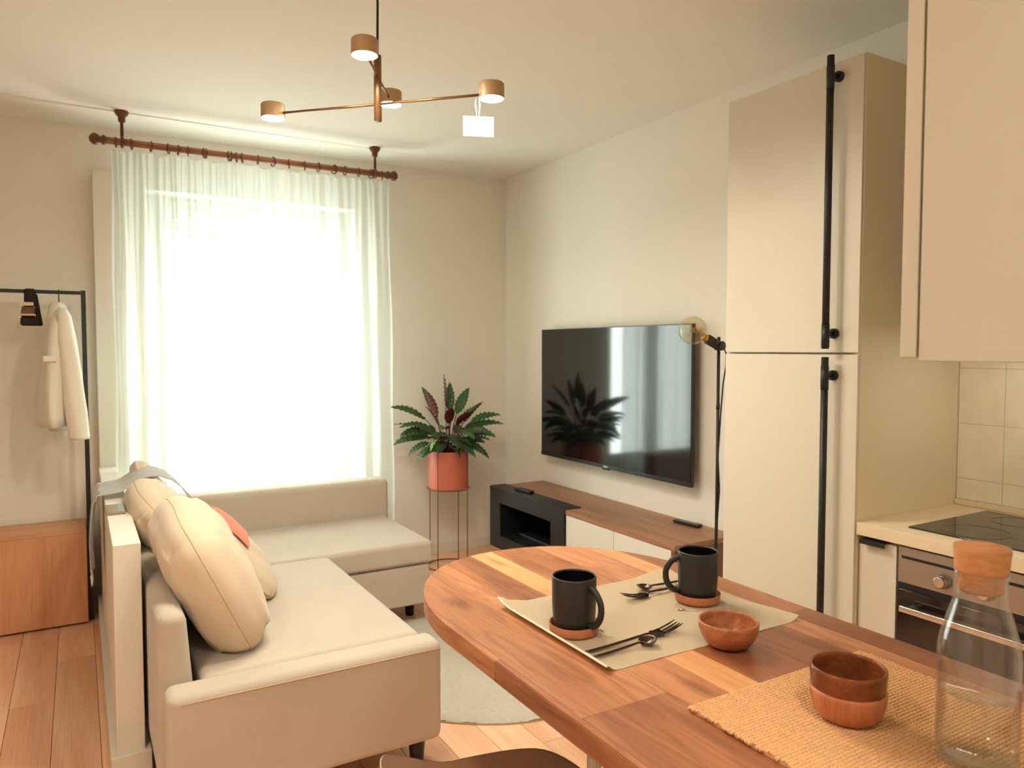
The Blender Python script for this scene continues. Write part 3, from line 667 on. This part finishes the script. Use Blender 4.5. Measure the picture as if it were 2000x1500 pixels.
# ------------------------------------------------------------------ tall kitchen column
tx = 2.13
tc = thing('fridge_cabinet', 'tall cream kitchen column with long black bar handles', 'cabinet', (2.42, 1.75, 0))
B('body', (2.152, 2.7195, 1.495, 2.033, .10, 2.36), 'cab', tc)
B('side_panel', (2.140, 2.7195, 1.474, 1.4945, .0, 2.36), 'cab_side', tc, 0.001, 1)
B('plinth', (2.19, 2.70, 1.495, 2.033, 0.0, .0995), 'cab', tc)
for (z0, z1, ends, lab) in ((1.4255, 2.358, (1.505, 2.30), 'up'), (.105, 1.4195, (.22, 1.345), 'lo')):
    d = B('door', (2.130, 2.1515, 1.476, 2.033, z0, z1), 'cab', tc, 0.0015, 1)
    hy = 1.565; hx = 2.088
    a, b = (z0 + .012, z1 + .01) if lab == 'up' else (z0 + .06, z1 - .008)
    h = obj('handle', tube(NB(), [(hx, hy, a), (hx, hy, b)], .0115, 14), 'black', d, smooth=True)
    for ze in ((a + .05), (b - .06)):
        obj('standoff', tube(NB(), [(hx, hy, ze), (2.118, hy - .004, ze)], .0085, 12), 'black', d, smooth=True)
        obj('rosette', tube(NB(), [(2.116, hy - .004, ze), (2.1298, hy - .004, ze)], .0165, 18), 'black', d, smooth=True, wn=True)
        obj('collar', tube(NB(), [(hx, hy, ze - .045), (hx, hy, ze + .03)], .0128, 14), 'black', d, smooth=True)

# ------------------------------------------------------------------ kitchen run
kt = thing('worktop', 'cream laminate kitchen worktop along the tiled wall', 'worktop', (2.42, .9, .845))
B('slab', (2.135, 2.699, .302, 1.4735, .845, .885), 'top', kt, 0.002, 1)
B('upstand', (2.688, 2.6995, .302, 1.4735, .8853, .905), 'top', kt, 0.002, 1)
bc_ = thing('base_cabinet', 'narrow cream base cabinet with a black edge pull beside the oven', 'cabinet', (2.42, 1.41, 0))
B('body', (2.172, 2.69, 1.345, 1.472, .10, .8445), 'cab', bc_)
d = B('door', (2.150, 2.171, 1.3455, 1.4715, .11, .834), 'cab', bc_, 0.0012, 1)
bm = NB(); box(bm, 2.128, 2.160, 1.372, 1.456, .8345, .8375); box(bm, 2.128, 2.131, 1.372, 1.456, .822, .8345); obj('edge_pull', bm, 'black', d)
B('plinth', (2.20, 2.69, 1.345, 1.472, 0, .0995), 'cab', bc_)
ov = thing('oven', 'built-in stainless steel oven with dark glass door', 'oven', (2.42, 1.04, 0))
B('body', (2.172, 2.69, .742, 1.342, .25, .8445), 'steel', ov)
B('control_panel', (2.150, 2.1715, .742, 1.340, .728, .838), 'steel', ov, 0.0015, 1)
B('vent_slot', (2.1485, 2.1512, .77, 1.328, .803, .811), 'near_black', ov)
for y in (1.2, 1.08, .96, .84): 
    kn = obj('knob', tube(NB(), [(2.150, y, .765), (2.142, y, .765), (2.141, y, .765), (2.122, y, .765), (2.120, y, .765)], [.022, .022, .017, .0165, .013], 24), 'steel_light', ov, smooth=True, wn=True)
B('gap_strip', (2.153, 2.1715, .742, 1.340, .708, .7275), 'near_black', ov)
dr_ = B('oven_door', (2.150, 2.1715, .742, 1.340, .26, .707), 'ovenglass', ov, 0.0015, 1)
B('handle', (2.105, 2.117, .775, 1.308, .652, .670), 'steel_light', dr_, 0.002, 1)
for y in (.80, 1.275): B('handle_post', (2.117, 2.1505, y, y + .018, .655, .667), 'steel_light', dr_)
u2 = thing('base_unit', 'cream base cabinet under the worktop past the oven', 'cabinet', (2.42, .52, 0))
B('body', (2.172, 2.69, .304, .740, .10, .8445), 'cab', u2); B('front', (2.150, 2.1715, .306, .738, .11, .834), 'cab', u2, 0.0012, 1)
pn = thing('oven_housing', 'cream housing under the oven with a blank front', 'cabinet', (2.42, 1.04, 0))
B('front', (2.150, 2.1715, .742, 1.340, .11, .245), 'cab', pn, 0.0012, 1); B('plinth', (2.20, 2.60, .742, 1.340, 0, .10), 'cab', pn)
hb = thing('induction_hob', 'black glass hob set into the cream worktop', 'hob', (2.44, 1.05, .885))
B('glass', (2.205, 2.655, .765, 1.345, .8852, .8895), 'hob', hb, 0.0012, 1)
for (x, y, r) in ((2.31, 1.20, .09), (2.55, 1.2, .07), (2.31, .9, .07), (2.55, .9, .09)): obj('zone_ring', torus(NB(), (x, y, .8896), r, .0006, 'Z', 40, 4), 'bezel', hb)
# tiles behind the worktop
tw = struct('wall_tiles', box(NB(), 2.7018, 2.7198, .30, 1.473, .885, 1.60), 'grout')
ys = [1.473, 1.32, 1.125, .93, .735, .54, .345]; zs = [.905, .98, 1.175, 1.37, 1.565]
for a in range(len(ys) - 1):
    for b in range(len(zs) - 1):
        B('tile', (2.7003, 2.7018, ys[a + 1] + .001, ys[a] - .001, zs[b] + .001, zs[b + 1] - .001), 'tile', tw, 0.0005, 1)
hd = thing('added_hood', 'added unseen steel hood with a fill light above the hob', 'range hood', (2.55, 1.05, 1.50))  # added hood, hidden behind the wall cabinet, carries a fill light
B('canopy', (2.36, 2.6995, .77, 1.33, 1.50, 1.56), 'steel', hd, 0.003, 1); B('chimney', (2.50, 2.6995, .92, 1.18, 1.5605, 2.3), 'steel', hd)
B('fill_strip', (2.42, 2.44, .85, 1.25, 1.4975, 1.4998), 'hoodfill', hd)
# wall cabinet hanging over the near end of the table
wc = thing('wall_cabinet', 'cream kitchen wall cabinet hanging over the table end', 'cabinet', (1.3, .47, 1.42))
B('body', (1.05, 1.85, .3005, .632, 1.419, 2.45), 'cab', wc, 0.0015, 1)
for a, b in ((1.05, 1.448), (1.452, 1.85)): B('door', (a, b, .635, .660, 1.424, 2.45), 'cab', wc, 0.0015, 1)

# ------------------------------------------------------------------ bench, clothes rack, hanging clothes
be = thing('entry_bench', 'low oak bench box by the window wall', 'bench', (-.6, 4.58, 0))
B('front', (-1.25, .016, 4.424, 4.442, .012, .482), 'oak', be, 0.001, 1)
B('top', (-1.25, .016, 4.424, 4.725, .4825, .50), 'oak_top', be, 0.001, 1)
B('side', (-.002, .016, 4.4425, 4.725, .012, .482), 'oak', be); B('side', (-1.25, -1.232, 4.4425, 4.725, .012, .482), 'oak', be)
B('foot_rail', (-1.23, -.01, 4.455, 4.70, 0, .0118), 'black', be)
rk = thing('clothes_rack', 'black square-tube clothes rack standing by the bench', 'clothes rack', (-.6, 4.50, 0))
for x in (.020, -1.29): B('post', (x, x + .022, 4.478, 4.50, 0, 1.742), 'black', rk)
B('rail', (-1.268, .0198, 4.480, 4.498, 1.720, 1.738), 'black', rk)
def loft(bm, secs, n=26):
    """secs: (cx, cy, z, half width x, half depth y, wave)"""
    prev = None; first = None
    for (cx, cy, z, hx, hy, wv) in secs:
        ring = []
        for k in range(n):
            a = 2 * math.pi * k / n; w = 1 + wv * math.sin(5 * a + z * 9)
            ring.append(bm.verts.new((cx + hx * w * math.cos(a), cy + hy * w * math.sin(a), z)))
        if prev: ring_faces(bm, prev, ring)
        else: first = ring
        prev = ring
    bm.faces.new(first); bm.faces.new(list(reversed(prev))); return bm
ja = thing('hanging_jacket', 'white cotton jacket on a hanger at the rack end', 'jacket', (-.075, 4.49, 1.70))
bm = NB(); loft(bm, [(-.078, 4.49, 1.655, .022, .05, 0), (-.080, 4.49, 1.63, .034, .12, .02), (-.088, 4.49, 1.56, .045, .19, .03), (-.098, 4.49, 1.42, .055, .21, .05), (-.104, 4.49, 1.25, .065, .22, .07), (-.108, 4.49, 1.10, .074, .225, .08), (-.108, 4.49, 1.05, .075, .225, .08)])
obj('body', bm, 'shirt', ja, smooth=True)
bm = NB(); loft(bm, [(-.062, 4.36, 1.645, .018, .03, 0), (-.056, 4.335, 1.60, .032, .045, .02), (-.046, 4.32, 1.48, .042, .055, .04), (-.028, 4.315, 1.30, .046, .056, .05), (-.012, 4.315, 1.12, .048, .056, .05), (-.004, 4.315, 1.00, .046, .055, .04), (-.003, 4.315, .985, .045, .054, .04)])
obj('sleeve', bm, 'shirt', ja, smooth=True)
bm = NB(); loft(bm, [(-.10, 4.63, 1.63, .02, .03, 0), (-.10, 4.65, 1.5, .04, .045, .03), (-.10, 4.655, 1.2, .045, .05, .04), (-.10, 4.655, 1.0, .042, .045, .04)])
obj('sleeve', bm, 'shirt', ja, smooth=True)
bm = NB(); loft(bm, [(-.082, 4.47, 1.675, .030, .06, .03), (-.082, 4.47, 1.655, .040, .075, .03), (-.098, 4.44, 1.60, .034, .06, .03), (-.115, 4.42, 1.555, .012, .03, 0)])
obj('collar', bm, 'shirt', ja, smooth=True)
B('chest_pocket', (-.148, -.092, 4.270, 4.292, 1.375, 1.405), 'shirt', ja, 0.004, 2)
obj('hanger_hook', tube(NB(), [(-.078, 4.489, 1.66), (-.078, 4.489, 1.712), (-.078, 4.475, 1.738), (-.078, 4.489, 1.7425), (-.078, 4.502, 1.738)], .0025, 8), 'black', ja, smooth=True)
ca = thing('hanging_bag', 'small dark folded bag with pale straps hooked on the rail', 'bag', (-.21, 4.49, 1.55))
def sec(z0, z1, x0, x1, X0, X1, ya, yb):
    bm = NB(); a = [bm.verts.new(p) for p in [(x0, ya, z0), (x1, ya, z0), (x1, yb, z0), (x0, yb, z0)]]; b = [bm.verts.new(p) for p in [(X0, ya + .012, z1), (X1, ya + .012, z1), (X1, yb - .012, z1), (X0, yb - .012, z1)]]
    ring_faces(bm, a, b); bm.faces.new(a); bm.faces.new(b); bmesh.ops.bevel(bm, geom=bm.edges[:], offset=.005, segments=2, affect='EDGES'); return bm
obj('body', sec(1.556, 1.60, -.245, -.165, -.243, -.168, 4.44, 4.53), 'bagdark', ca, smooth=True, wn=True)
obj('middle', sec(1.60, 1.655, -.244, -.180, -.236, -.184, 4.442, 4.528), 'bagbrown', ca, smooth=True, wn=True)
obj('top_flap', sec(1.655, 1.742, -.228, -.176, -.226, -.178, 4.450, 4.522), 'bagdark', ca, smooth=True, wn=True)
obj('side_flap', sec(1.556, 1.72, -.178, -.150, -.184, -.172, 4.47, 4.53), 'bagdark', ca, smooth=True, wn=True)
B('strap', (-.246, -.186, 4.436, 4.444, 1.655, 1.672), 'bagwhite', ca); B('strap', (-.248, -.178, 4.434, 4.444, 1.606, 1.613), 'bagwhite', ca)
hk = thing('wall_hook', 'small dark round fitting high on the wall above the bench', 'hook', (-.452, 4.72, 2.41))
obj('plate', tube(NB(), [(-.452, 4.7398, 2.41), (-.452, 4.728, 2.41)], .028, 20), 'bronze', hk, smooth=True, wn=True)
obj('knob', tube(NB(), [(-.452, 4.728, 2.41), (-.452, 4.69, 2.41), (-.452, 4.68, 2.41)], [.008, .008, .016], 14), 'bronze', hk, smooth=True)

# ------------------------------------------------------------------ table (peninsula with a rounded end)
TZ, TT = .90, .036
tab = thing('peninsula_table', 'high wooden peninsula table with a rounded end', 'table', (.95, 1.0, 0))
bx0, bx1, yc, ye = .607, 1.297, 1.27, 1.708
cxm = (bx0 + bx1) / 2; hw = (bx1 - bx0) / 2
def yend(x):
    u = min(1, abs((x - cxm) / hw)); return yc + (ye - yc) * (1 - u ** 2.25) ** (1 / 2.1)
def strip(xa, xb, ya, yb, tone):
    """one board of the top; yb None means it runs into the rounded end"""
    xa2, xb2 = xa + .0003, xb - .0003
    if yb is None:
        n = 26; poly = [(xa2, ya), (xb2, ya)]
        for k in range(n + 1):
            f = k / n; f = .5 - .5 * math.cos(math.pi * f); x = xb2 + (xa2 - xb2) * f; poly.append((x, yend(x)))
    else: poly = [(xa2, ya), (xb2, ya), (xb2, yb - .0006), (xa2, yb - .0006)]
    c = []
    for p in poly:
        if not c or (abs(p[0] - c[-1][0]) + abs(p[1] - c[-1][1])) > 1e-5: c.append(p)
    bm = prism(NB(), c, TZ - TT, TZ)
    te = [e for e in bm.edges if all(v.co.z > TZ - 1e-4 for v in e.verts)]
    if yb is None or True:
        rim = [e for e in te if all(abs(v.co.y - yend(v.co.x)) < 1e-3 or abs(v.co.x - bx0) < 1e-3 or abs(v.co.x - bx1) < 1e-3 for v in e.verts)]
        if rim: bmesh.ops.bevel(bm, geom=rim, offset=.0016, segments=2, affect='EDGES')
    obj('plank', bm, 'tab%d' % tone, tab)
YS = .302
cols = [(bx0, .620, [(YS, 1.10, 3), (1.10, None, 4)]), (.620, .785, [(YS, .86, 3), (.86, None, 0)]), (.785, .868, [(YS, .80, 3), (.80, 1.06, 4), (1.06, None, 3)]), (.868, .935, [(YS, 1.0, 2), (1.0, None, 5)]),
        (.935, 1.06, [(YS, 1.12, 1), (1.12, None, 0)]), (1.06, 1.172, [(YS, 1.06, 1), (1.06, None, 4)]), (1.172, 1.23, [(YS, 1.2, 4), (1.2, None, 2)]), (1.23, bx1, [(YS, 1.0, 3), (1.0, None, 3)])]
for xa, xb, ps in cols:
    for (ya, yb, tone) in ps: strip(xa, xb, ya, yb, tone)
for (x, y) in ((.975, 1.305), (1.16, 1.305), (.975, .62)):
    l = obj('leg', tube(NB(), [(x, y, .006), (x, y, TZ - TT - .006)], .016, 20), 'chrome', tab, smooth=True)
    obj('foot', lathe(NB(), [(0, 0), (.03, 0), (.03, .005), (0, .006)], (x, y, 0), 20), 'chrome', l, smooth=True)
    obj('mount_plate', lathe(NB(), [(0, -.007), (.045, -.007), (.045, 0), (0, 0)], (x, y, TZ - TT - .0003), 20), 'chrome', l)

# ------------------------------------------------------------------ stool tucked at the table
sx, sy, sr = .622, 1.05, R(-11)
sl = thing('bar_stool', 'brown moulded bar stool tucked at the table edge', 'stool', (sx, sy, 0))
SMx = Matrix.Translation((sx, sy, 0)) @ Matrix.Rotation(sr, 4, 'Z')
def seat(u, v, dz=0):
    r = u; a = 2 * math.pi * v; e = 2 / 2.9
    lx = .20 * r * math.copysign(abs(math.cos(a)) ** e, math.cos(a)); ly = .205 * r * math.copysign(abs(math.sin(a)) ** e, math.sin(a))
    z = .645 - .008 * (1 - r * r)
    if lx < -.06: z += .10 * ((-.06 - lx) / .14) ** 1.7
    if lx > .10: z -= .035 * ((lx - .10) / .10) ** 2
    return SMx @ Vector((lx - (.02 * max(0, (-.1 - lx) / .1)), ly, z + dz))
bm = NB(); grid(bm, lambda u, v: seat(max(u, .001), v), 16, 72); grid(bm, lambda u, v: seat(max(u, .001), v, -.012), 16, 72, True)
bmesh.ops.remove_doubles(bm, verts=bm.verts, dist=1e-5)
obj('shell', bm, 'stool', sl, smooth=True)
bm = NB(); prev = None
for k in range(73):
    a = seat(1.0, k / 72); b = seat(1.0, k / 72, -.012); o_ = (a - Vector((sx, sy, a.z))).normalized() * .002
    q = [bm.verts.new(p) for p in (a + Vector((0, 0, .0006)), a + o_, b + o_, b)]
    if prev:
        for j in range(3): bm.faces.new((prev[j], q[j], q[j + 1], prev[j + 1]))
    prev = q
obj('shell_edge', bm, 'stool_edge', sl, smooth=True)
for (a, b) in ((-1, -1), (-1, 1), (1, -1), (1, 1)):
    obj('leg', tube(NB(), [SMx @ Vector((a * .11, b * .11, .632)), SMx @ Vector((a * .19, b * .19, .004))], .0095, 12), 'black', sl, smooth=True)
for (p, q) in (((-1, -1), (-1, 1)), ((1, -1), (1, 1)), ((-1, -1), (1, -1)), ((-1, 1), (1, 1))):
    obj('foot_rail', tube(NB(), [SMx @ Vector((p[0] * .163, p[1] * .163, .22)), SMx @ Vector((q[0] * .163, q[1] * .163, .22))], .0075, 10), 'black', sl, smooth=True)

# ------------------------------------------------------------------ placemats
pmx = thing('linen_placemat', 'cream linen placemat with rolled hem under the mugs', 'placemat', (.98, 1.145, TZ))
def pmat(u, v, dz=0.0006):
    x = .745 + .475 * u; y = .962 + .368 * v + .006 * math.sin(3.1 * u) * v
    z = TZ + dz
    z += .010 * max(0, 1 - u / .055) ** 2 * (1 if v > -1 else 0)
    z += .012 * max(0, (v - .86) / .14) ** 2 * (max(0, 1 - abs(u - .92) / .18) + max(0, 1 - abs(u - .03) / .12))
    z += .010 * max(0, 1 - (1 - u) / .06) ** 2 * max(0, 1 - v / .35)
    z += .0012 * (math.sin(7 * u + 4 * v) * math.sin(5 * v + 1)) ** 2
    return (x, y, z)
bm = NB(); grid(bm, pmat, 60, 50); bmesh.ops.solidify(bm, geom=bm.faces[:], thickness=-.0016)
cl = obj('cloth', bm, 'linen', pmx, smooth=True)
obj('hem_roll', tube(NB(), [(lambda q: (q[0] - .001, q[1], q[2] + .0005))(pmat(0, k / 24)) for k in range(25)], .0020, 8), 'hem', pmx, smooth=True)
bm = NB()
def hem(u, v): p = pmat(.002 + .034 * u, v); return (p[0] - .002, p[1], p[2] + .0022 + .0015 * math.sin(math.pi * u))
grid(bm, hem, 6, 50); bmesh.ops.solidify(bm, geom=bm.faces[:], thickness=-.001); obj('hem', bm, 'hem', pmx, smooth=True)
jm = thing('jute_placemat', 'woven jute placemat under the stacked bowls', 'placemat', (.975, .6, TZ))
B('core', (.772, 1.174, .385, .795, TZ + .0004, TZ + .0035), 'jute', jm)
rj = random.Random(4); bm = NB(); nrow = 66
for r_ in range(nrow):
    y = .384 + r_ * (.412 / (nrow - 1)); pts = []
    n = 160; off = rj.uniform(0, 6); xo = rj.uniform(-.003, .003)
    for strand in (0, 1):
        pts = [(.770 + xo + .407 * k / n, y + .0019 * math.sin(k * 2.0 + off + strand * math.pi), TZ + .0052 + .0017 * math.cos(k * 2.0 + off + strand * math.pi)) for k in range(n + 1)]
        tube(bm, pts, .0021, 5)
br_ = obj('braid', bm, 'jute', jm, smooth=True); br_['kind'] = 'stuff'

# ------------------------------------------------------------------ mugs on cork coasters
def mug(label, x, y, z, rot):
    t = thing('mug', label, 'mug', (x, y, z), 'black mugs')
    obj('body', lathe(NB(), [(0, 0), (.0345, 0), (.037, .003), (.0400, .020), (.0418, .050), (.0422, .098), (.0415, .1005), (.0398, .1005), (.0392, .098)], (x, y, z + .0003), 56), 'mug', t, smooth=True)
    obj('inside', lathe(NB(), [(.0394, .0985), (.0388, .05), (.036, .015), (.02, .010), (0, .010)], (x, y, z + .0003), 48), 'mug_in', t, smooth=True)
    d = Vector((math.cos(R(rot)), math.sin(R(rot)), 0)); pts = []
    for k in range(21):
        a = -math.pi / 2 + math.pi * k / 20; ro = .030 * math.cos(a); h = .050 + .036 * math.sin(a)
        pts.append(Vector((x, y, z)) + d * (.0385 + ro * (1.0 if a < .6 else .95)) + Vector((0, 0, h)))
    obj('handle', tube(NB(), pts, .0052, 12, True, 1.25), 'mug', t, smooth=True)
def coaster(label, x, y):
    tag(obj('coaster', lathe(NB(), [(0, 0), (.0440, 0), (.0462, .004), (.0478, .0185), (.0450, .0185), (.0432, .0065), (0, .0065)], (x, y, TZ + .0024), 48), 'cork', None, smooth=True, wn=True, loc=(x, y, TZ + .0024)), label, 'coaster', 'cork coasters')
m1, m2 = (.800, 1.136), (1.127, 1.146)
coaster('round cork coaster under the mug beside the near cutlery', *m1); coaster('round cork coaster under the mug at the far table side', *m2)
mug('black mug with its handle turned to the near cutlery', *m1, TZ + .0091, -79)
mug('black mug with its handle over the far fork and spoon', *m2, TZ + .0091, 150)

# ------------------------------------------------------------------ cutlery
def cutlery(kind, label, x0, x1, y, zoff, rot, flip=1):
    """handle starts at x0, head ends at x1, lying along x"""
    L = abs(x1 - x0); s = 1 if x1 > x0 else -1
    t = thing(kind, label, kind, (x0, y, TZ + .003), 'dark metal cutlery')
    Mx = Matrix.Translation((x0, y, TZ + .0034 + zoff)) @ Matrix.Rotation(R(rot), 4, 'Z') @ Matrix.Diagonal((s, 1, 1, 1))
    hl = L * (.64 if kind == 'fork' else .72); rise = .0085
    pts = [Vector((hl * f, 0, .003 + .004 * f ** 2)) for f in [i / 10 for i in range(11)]] + [Vector((hl + .006, 0, .0065)), Vector((hl + .012, 0, .003))]
    bm = NB(); tube(bm, pts, [.0030] * 9 + [.0026, .0024, .0024, .0026], 8, True, .75); bmesh.ops.transform(bm, matrix=Mx, verts=bm.verts); obj('handle', bm, 'gunmetal', t, smooth=True)
    hx = hl + .008; hln = L - hx
    if kind == 'spoon':
        def bowl(u, v):
            a = 2 * math.pi * v; r = u; lx = hx + hln / 2 + hln / 2 * r * math.cos(a); ly = .0175 * r * math.sin(a) * (1 - .12 * math.cos(a))
            return Mx @ Vector((lx, ly, .0012 + .0075 * r * r + .004 * max(0, math.cos(a)) * r))
        bm = NB(); grid(bm, lambda u, v: bowl(max(u, .001), v), 8, 32); bmesh.ops.remove_doubles(bm, verts=bm.verts, dist=1e-6); bmesh.ops.solidify(bm, geom=bm.faces[:], thickness=.0012); obj('bowl', bm, 'gunmetal', t, smooth=True)
    else:
        pl_ = hln * .45
        def prof(f): return .0010 + .018 * max(0, f - .28) ** 1.5 + .004 * max(0, .25 - f)
        def palm(u, v):
            f = u * .46; w = .0135 * min(1, .25 + 2.6 * u) ; yy = (2 * v - 1) * w
            return Mx @ Vector((hx + hln * f, yy, prof(f) + .0028 * (2 * v - 1) ** 2))
        bm = NB(); grid(bm, palm, 10, 10); bmesh.ops.solidify(bm, geom=bm.faces[:], thickness=.0012); obj('palm', bm, 'gunmetal', t, smooth=True)
        for q in (-1.5, -.5, .5, 1.5):
            pts = [Mx @ Vector((hx + hln * f, q * .0072, prof(f) + .0028 * (q / 1.9) ** 2 + .0005)) for f in [.42 + .58 * i / 8 for i in range(9)]]
            bm = NB(); tube(bm, pts, [.0021] * 6 + [.0018, .0014, .0008], 8, True, .7); obj('tine', bm, 'gunmetal', t, smooth=True)
cutlery('fork', 'dark metal fork lying nearest the rolled hem', .752, .978, 1.037, 0, 1.5)
cutlery('spoon', 'dark metal spoon beside the fork near the rolled hem', .756, .893, 1.014, 0, 1.0)
cutlery('fork', 'dark metal fork behind the handle of the far mug', 1.20, .985, 1.226, 0, 2)
cutlery('spoon', 'dark metal spoon along the far edge of the linen placemat', 1.205, 1.052, 1.256, 0, 2)

# ------------------------------------------------------------------ bowls
def bowl(label, x, y, z, R0, h, m, wall=.0045, foot=.55, tilt=(0, 0), group=None):
    pr = []
    for k in range(13):
        f = k / 12; pr.append((R0 * (foot + (1 - foot) * math.sin(f * math.pi / 2) ** .8), h * f ** 1.35))
    inner = [(r - wall, zz + (.006 if i < 2 else 0)) for i, (r, zz) in enumerate(pr)]; inner[0] = (pr[0][0] - wall, .006)
    prof = [(0, 0)] + pr + [(R0 - wall * .5, h + .0012)] + list(reversed(inner)) + [(0, .0055)]
    bm = lathe(NB(), prof, (0, 0, 0), 56)
    bmesh.ops.transform(bm, matrix=Matrix.Translation((x, y, z)) @ Euler((R(tilt[0]), R(tilt[1]), 0)).to_matrix().to_4x4(), verts=bm.verts)
    return tag(obj('wooden_bowl', bm, m, None, smooth=True, loc=(x, y, z)), label, 'bowl', group)
bowl('small reddish wooden bowl at the corner of the linen placemat', 1.003, .942, TZ + .0028, .0535, .045, 'acacia')
bowl('pinkish wooden bowl at the bottom of the stack on jute', .944, .659, TZ + .0098, .0520, .042, 'acacia_pink', .004, .70)
tb = bowl('dark wooden bowl stacked on top of the pinkish one', .944, .659, TZ + .0360, .0515, .046, 'acacia_dark', .004, .86)
obj('pale_base', lathe(NB(), [(0, .0066), (.030, .0062), (.031, .0056), (0, .0056)], (.944, .659, TZ + .0360), 32), 'linen', tb, smooth=True)

# ------------------------------------------------------------------ carafe
cxr, cyr, cz = .985, .503, TZ + .008
cf = thing('carafe', 'clear glass carafe half full of water with cork stopper', 'carafe', (cxr, cyr, cz))
outer = [(0, 0), (0.0418, 0), (0.0461, .004), (0.0474, .012), (0.0474, .10), (0.0472, .138), (0.0461, .150), (0.0444, .160), (0.0370, .187), (0.0313, .206), (0.0296, .216), (0.0292, .232), (0.0300, .243), (0.0318, .2475)]
inner = [(0.0305, .2478), (0.0287, .2420), (0.0278, .232), (0.0282, .215), (0.0299, .205), (0.0354, .186), (0.0428, .159), (0.0445, .149), (0.0456, .137), (0.0458, .10), (0.0457, .016), (0.0426, .0095), (0, .0085)]
obj('glass_body', lathe(NB(), outer + inner, (cxr, cyr, cz), 72), 'glass', cf, smooth=True)
obj('water', lathe(NB(), [(0, .0092), (0.0422, .0102), (0.0451, .0165), (0.0452, .0915), (0.0454, .0930), (0.0444, .0918), (0, .0915)], (cxr, cyr, cz), 72), 'water', cf, smooth=True)
obj('stopper', lathe(NB(), [(0, .221), (0.0244, .221), (0.0265, .225), (0.0277, .2395), (0.0300, .250), (0.0324, .274), (0.0320, .278), (0, .278)], (cxr, cyr, cz), 44), 'stopper', cf, smooth=True, wn=True)
